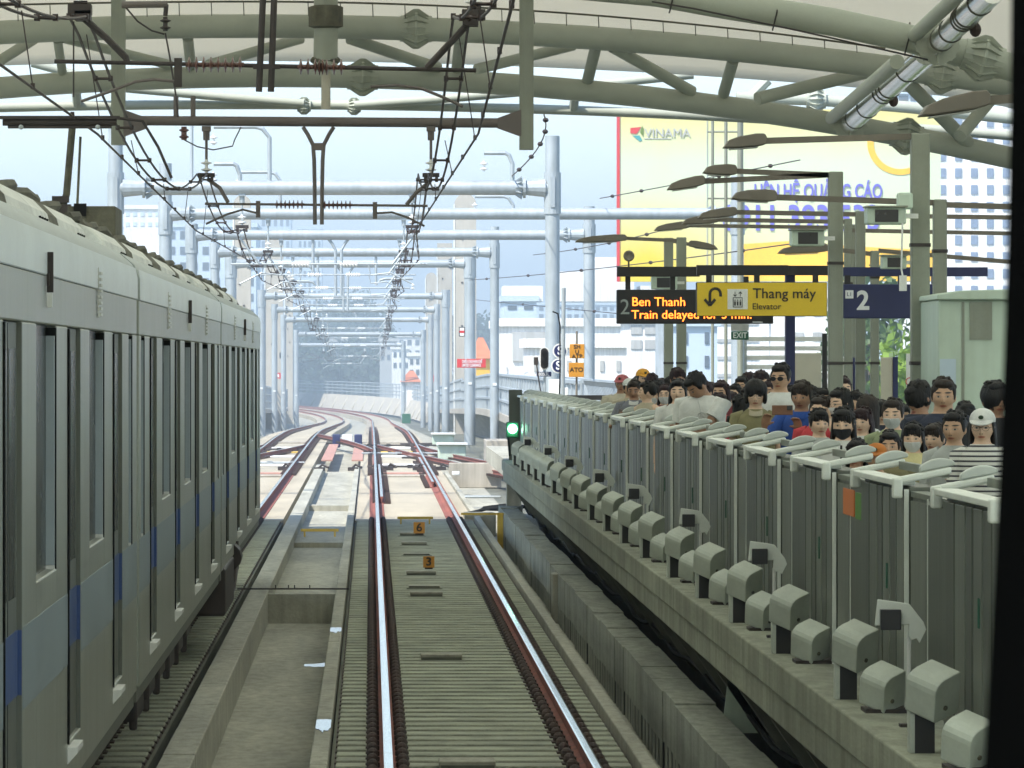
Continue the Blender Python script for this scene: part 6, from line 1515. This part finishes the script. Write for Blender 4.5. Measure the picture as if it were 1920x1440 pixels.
bx_ = thing('badge', 'white name badge hanging on the chest of the man in the polo shirt', 'badge', root.location + (RZ_ @ Vector((.10, -.185, 1.16))) * s_)
em = MB().tube([(RZ_ @ Vector((.09 + .04 * math.cos(a_), -.168 + .0 * a_, 1.27 + .03 * math.sin(a_)))) for a_ in [math.pi - k * math.pi / 10 for k in range(11)]], .004, 5)
em.tube([RZ_ @ Vector(v) for v in ((.06, -.17, 1.25), (.09, -.172, 1.28), (.12, -.168, 1.25))], .003, 5).build('emblem', 'bgrey', root)
MB().box(-.035, .035, -.004, .004, -.05, .05).build('card', 'mask_white', bx_, bevel=.003); MB().box(-.012, .012, -.006, -.004, -.02, .03).build('mark', 'bgrey', bx_); MB().tube([(0, 0, .05), (-.01, .02, .17), (-.03, .07, .26)], .004, 5).build('cord', 'bgrey', bx_)
person('person with dark maroon hair behind the bowed man', 1322, 712, 62, 150, skin='b', hair='shortback', hm='hairm', shirt='maroon_cloth')
person('dark-haired woman looking out behind the bowed man', 1351, 713, 58, -25, skin='a', hair='long', hm='hairm', shirt='maroon_cloth')
person('girl with a small face beside the long black hair', 1369, 733, 60, -10, skin='b', hair='longbangs', hm='hairm', shirt='pale_grey_cloth')
p = person('woman turned away with very long black hair and a camera', 1393, 737, 51, 140, skin='b', hair='back', shirt='black_cloth')
g = thing('camera', 'round black camera held out beside the woman turned away', 'camera', P(1374, 790, 49.5)); MB().tube([(0, -.06, 0), (0, .03, 0)], [.055, .06], 16).build('lens', 'rubber', g); MB().box(-.05, .09, .03, .08, -.045, .05).build('camera_body', 'rubber', g, bevel=.01)
person('man with short black hair before the green notice post', 1390, 705, 68, -20, skin='a', hair='short', shirt='navy_cloth')
person('maroon-haired person seen from behind in the back row', 1404, 697, 72, 170, skin='b', hair='shortback', hm='hairm', shirt='black_cloth')
person('tall person with dark maroon hair and a pale forehead', 1428, 694, 66, 30, skin='b', hair='bangs', hm='hairm', shirt='navy_cloth')
person('young person with a big mop of black hair, round glasses and olive shirt', 1417, 713, 49, -6, 3, skin='b', hair='mop', glasses='clear', shirt='olive_cloth', collar='beige_cloth')
person('man in black sunglasses and a white T-shirt standing tall', 1463, 680, 52, -22, 2, skin='a', hair='short', glasses='sun', shirt='white_cloth', build=1.08)
p = person('man in a royal blue polo shirt filming with an orange phone', 1503, 713, 45.5, -18, 6, skin='c', hair='bangs', hm='hairb', shirt='royal_cloth', collar='royal_cloth', la=(-.27, -.36, 1.33), ra=(.02, -.38, 1.30))
g = thing('phone', 'orange phone held sideways by the man in the blue polo shirt', 'phone', P(1467, 769, 44.6)); MB().box(-.085, .085, -.005, .005, -.04, .04).build('case', 'brown_cloth', g, bevel=.006); MB().box(.035, .08, -.009, -.004, -.0, .036).build('camera_bump', 'screen', g, bevel=.003)
person('half hidden face between the white T-shirt and the blue polo shirt', 1484, 722, 56, 10, skin='b', hair='longbangs', shirt='white_cloth')
person('woman with swept back hair in red holding a hand to her cheek', 1536, 741, 45, -22, 2, skin='b', hair='bun', hm='hairb', shirt='red_cloth', collar='white_cloth', ra=(.10, -.17, 1.50))
person('dark-haired head in the gap behind the woman in red', 1543, 727, 55, 20, skin='a', hair='short', shirt='black_cloth')
person('woman in glasses with long black hair and a white mask facing the train', 1575, 727, 45, -55, 4, skin='b', hair='long', glasses='clear', mask='mask_white', shirt='white_cloth')
person('tall man whose forehead shows above the others', 1581, 705, 57, 10, skin='b', hair='short', hm='hairm', shirt='black_cloth')
p = person('woman in a black mask with very long black hair and a white shirt', 1581, 762, 38, -12, 6, skin='b', hair='longbangs', mask='mask_black', shirt='white_cloth', sleeve='long')
MB().box(-.035, -.02, -.155, -.135, 1.0, 1.42).box(-.035, .02, -.158, -.138, 1.16, 1.175).build('bag_strap', 'mask_black', p[0])
person('woman turned away with long dark hair and brown arms', 1628, 739, 44, 150, skin='c', hair='back', hm='hairb', shirt='white_cloth')
person('woman in a white mask and sage green jacket looking at the train', 1674, 745, 41, -16, 4, skin='b', hair='bun', hm='hairb', mask='mask_white', shirt='sage_cloth', sleeve='long')
person('small child in an orange cap peeking over the gate', 1643, 829, 36.5, -10, 0, skin='a', cap='orange_cap', shirt='beige_cloth')
person('girl in a white mask and cream yellow T-shirt', 1712, 790, 38, -12, 4, skin='b', hair='longbangs', mask='mask_white', shirt='yellowish_cloth')
person('dark-haired man with his head bent down beside the tall post', 1724, 717, 42, -60, 30, skin='c', hair='shortback', shirt='navy_cloth', build=1.1)
person('broad man in a dark navy shirt looking straight at the train', 1769, 706, 39.5, -8, 3, skin='a', hair='short', hm='hairb', shirt='navy_cloth', build=1.22, collar='navy_cloth')
person('woman with pulled back black hair in a pale grey sweater', 1789, 768, 36, -24, 4, skin='a', hair='bun', shirt='pale_grey_cloth', sleeve='long', ra=(.05, -.30, 1.12))
person('woman in a white cap and glasses wearing a striped top', 1842, 764, 35.5, -12, 4, skin='b', hair='long', cap='white_cloth', glasses='clear', shirt='striped_cloth', sleeve='long')
person('dark-haired person cut off by the window frame', 1866, 712, 38, 20, skin='c', hair='shortback', shirt='black_cloth')

FILL = [(1197, 705, 76, 20, 'c', 'short', 'hair', 'navy_cloth', 'man with black hair between the white and yellow caps'), (1240, 709, 74, -15, 'b', 'long', 'hairm', 'pale_grey_cloth', 'long-haired woman behind the raised white phone'),
        (1259, 706, 72, 30, 'a', 'shortback', 'hair', 'maroon_cloth', 'back of a dark head beside the double lamp posts'), (1292, 716, 66, -20, 'b', 'longbangs', 'hair', 'cream_cloth', 'woman half covered by the bowed man'),
        (1336, 716, 68, 15, 'b', 'shortback', 'hairm', 'black_cloth', 'dark round head in the back row after the bowed man'), (1377, 719, 66, -25, 'b', 'long', 'hair', 'white_cloth', 'woman in white deep in the crowd by the galvanised mast'),
        (1441, 712, 60, -20, 'a', 'short', 'hairm', 'olive_cloth', 'man peering past the sunglasses wearer'), (1449, 738, 53, -30, 'b', 'bangs', 'hair', 'grey_blue_cloth', 'person in grey blue squeezed beside the sunglasses wearer'),
        (1521, 722, 60, 15, 'a', 'shortback', 'hair', 'beige_cloth', 'dark head behind the blue polo shirt'), (1556, 741, 52, -18, 'b', 'long', 'hairb', 'pale_grey_cloth', 'woman with brown-black hair behind the lady in red'),
        (1603, 731, 54, -10, 'a', 'bangs', 'hair', 'white_cloth', 'person in white behind the long-haired woman in glasses'), (1617, 762, 43, -25, 'b', 'longbangs', 'hairm', 'white_cloth', 'girl in white next to the black mask wearer'),
        (1652, 748, 49, 10, 'b', 'shortback', 'hair', 'navy_cloth', 'dark head before the cream totem board'), (1696, 757, 47, -20, 'a', 'long', 'hair', 'beige_cloth', 'woman in beige behind the sage green jacket'),
        (1748, 741, 48, 10, 'b', 'short', 'hair', 'white_cloth', 'man between the bowed head and the navy shirt'), (1752, 792, 38.5, -30, 'b', 'bangs', 'hairb', 'black_cloth', 'teenager in black in front of the broad navy shirt'),
        (1811, 752, 43, 15, 'a', 'shortback', 'hair', 'black_cloth', 'back of a dark head behind the white cap'), (1668, 806, 37, -12, 'a', 'short', 'hair', 'olive_cloth', 'boy in olive beside the orange cap'),
        (1606, 822, 36.6, -20, 'b', 'longbangs', 'hair', 'red_cloth', 'small girl in red below the long dark hair'), (1228, 722, 66, -40, 'b', 'bangs', 'hair', 'cream_cloth', 'person in cream beside the sleeveless woman'),
        (1349, 735, 57, 20, 'b', 'long', 'hairm', 'red_cloth', 'woman in dark red behind the polo shirt shoulder'), (1402, 724, 58, -30, 'a', 'short', 'hairb', 'sage_cloth', 'man in sage green behind the mop of hair'), (1536, 765, 42.5, 10, 'b', 'bangs', 'hair', 'pale_grey_cloth', 'child in grey low behind the gate by the red top')]
for (px, yt, Y, yw, sk, hr, hm_, sh, lab) in FILL: person(lab, px, yt, Y, yw, 2, skin=sk, hair=hr, hm=hm_, shirt=sh, mask='mask_white' if 'beside' in lab and hr != 'short' else None)
# ================================================================== CAB WINDOW PILLAR (close to the lens, out of focus)
g = thing('cab_window_pillar', 'blurred black pillar of the driver cab window at the edge of the view', 'window pillar', (.13, 1.1, 2.4))
yq = 1.1; rows = []
for py in (-120, 0, 200, 400, 600, 800, 1000, 1200, 1440, 1560):
    pxl = 1896 - 51 * (max(0, py) / 1440) ** 1.7
    x = PX(pxl, yq); z = PZ(py, yq); rows.append([(x, yq, z), (x + .012, yq - .03, z), (x + .09, yq - .05, z), (x + .09, yq + .08, z), (x + .02, yq + .06, z)])
M['matt'] = mat('matt_black_frame', (.004, .004, .004), 1.0, var=0, spec=0.0)
MB().loft(rows).build('frame', 'matt', g)
settle(g)
# ================================================================== HAZE
hz_ = MB().box(-2600, 2600, -120, 4200, -12.9, 75).build('haze', 'ground'); hz_['kind'] = 'stuff'
hm = bpy.data.materials.new('haze_air'); hm.use_nodes = True; hn = hm.node_tree.nodes; hn.clear()
pv = hn.new('ShaderNodeVolumePrincipled'); pv.inputs['Color'].default_value = (.80, .93, 1, 1); pv.inputs['Density'].default_value = 0.00105; pv.inputs['Anisotropy'].default_value = 0.2
ho = hn.new('ShaderNodeOutputMaterial'); hm.node_tree.links.new(pv.outputs[0], ho.inputs['Volume'])
hz_.data.materials.clear(); hz_.data.materials.append(hm)
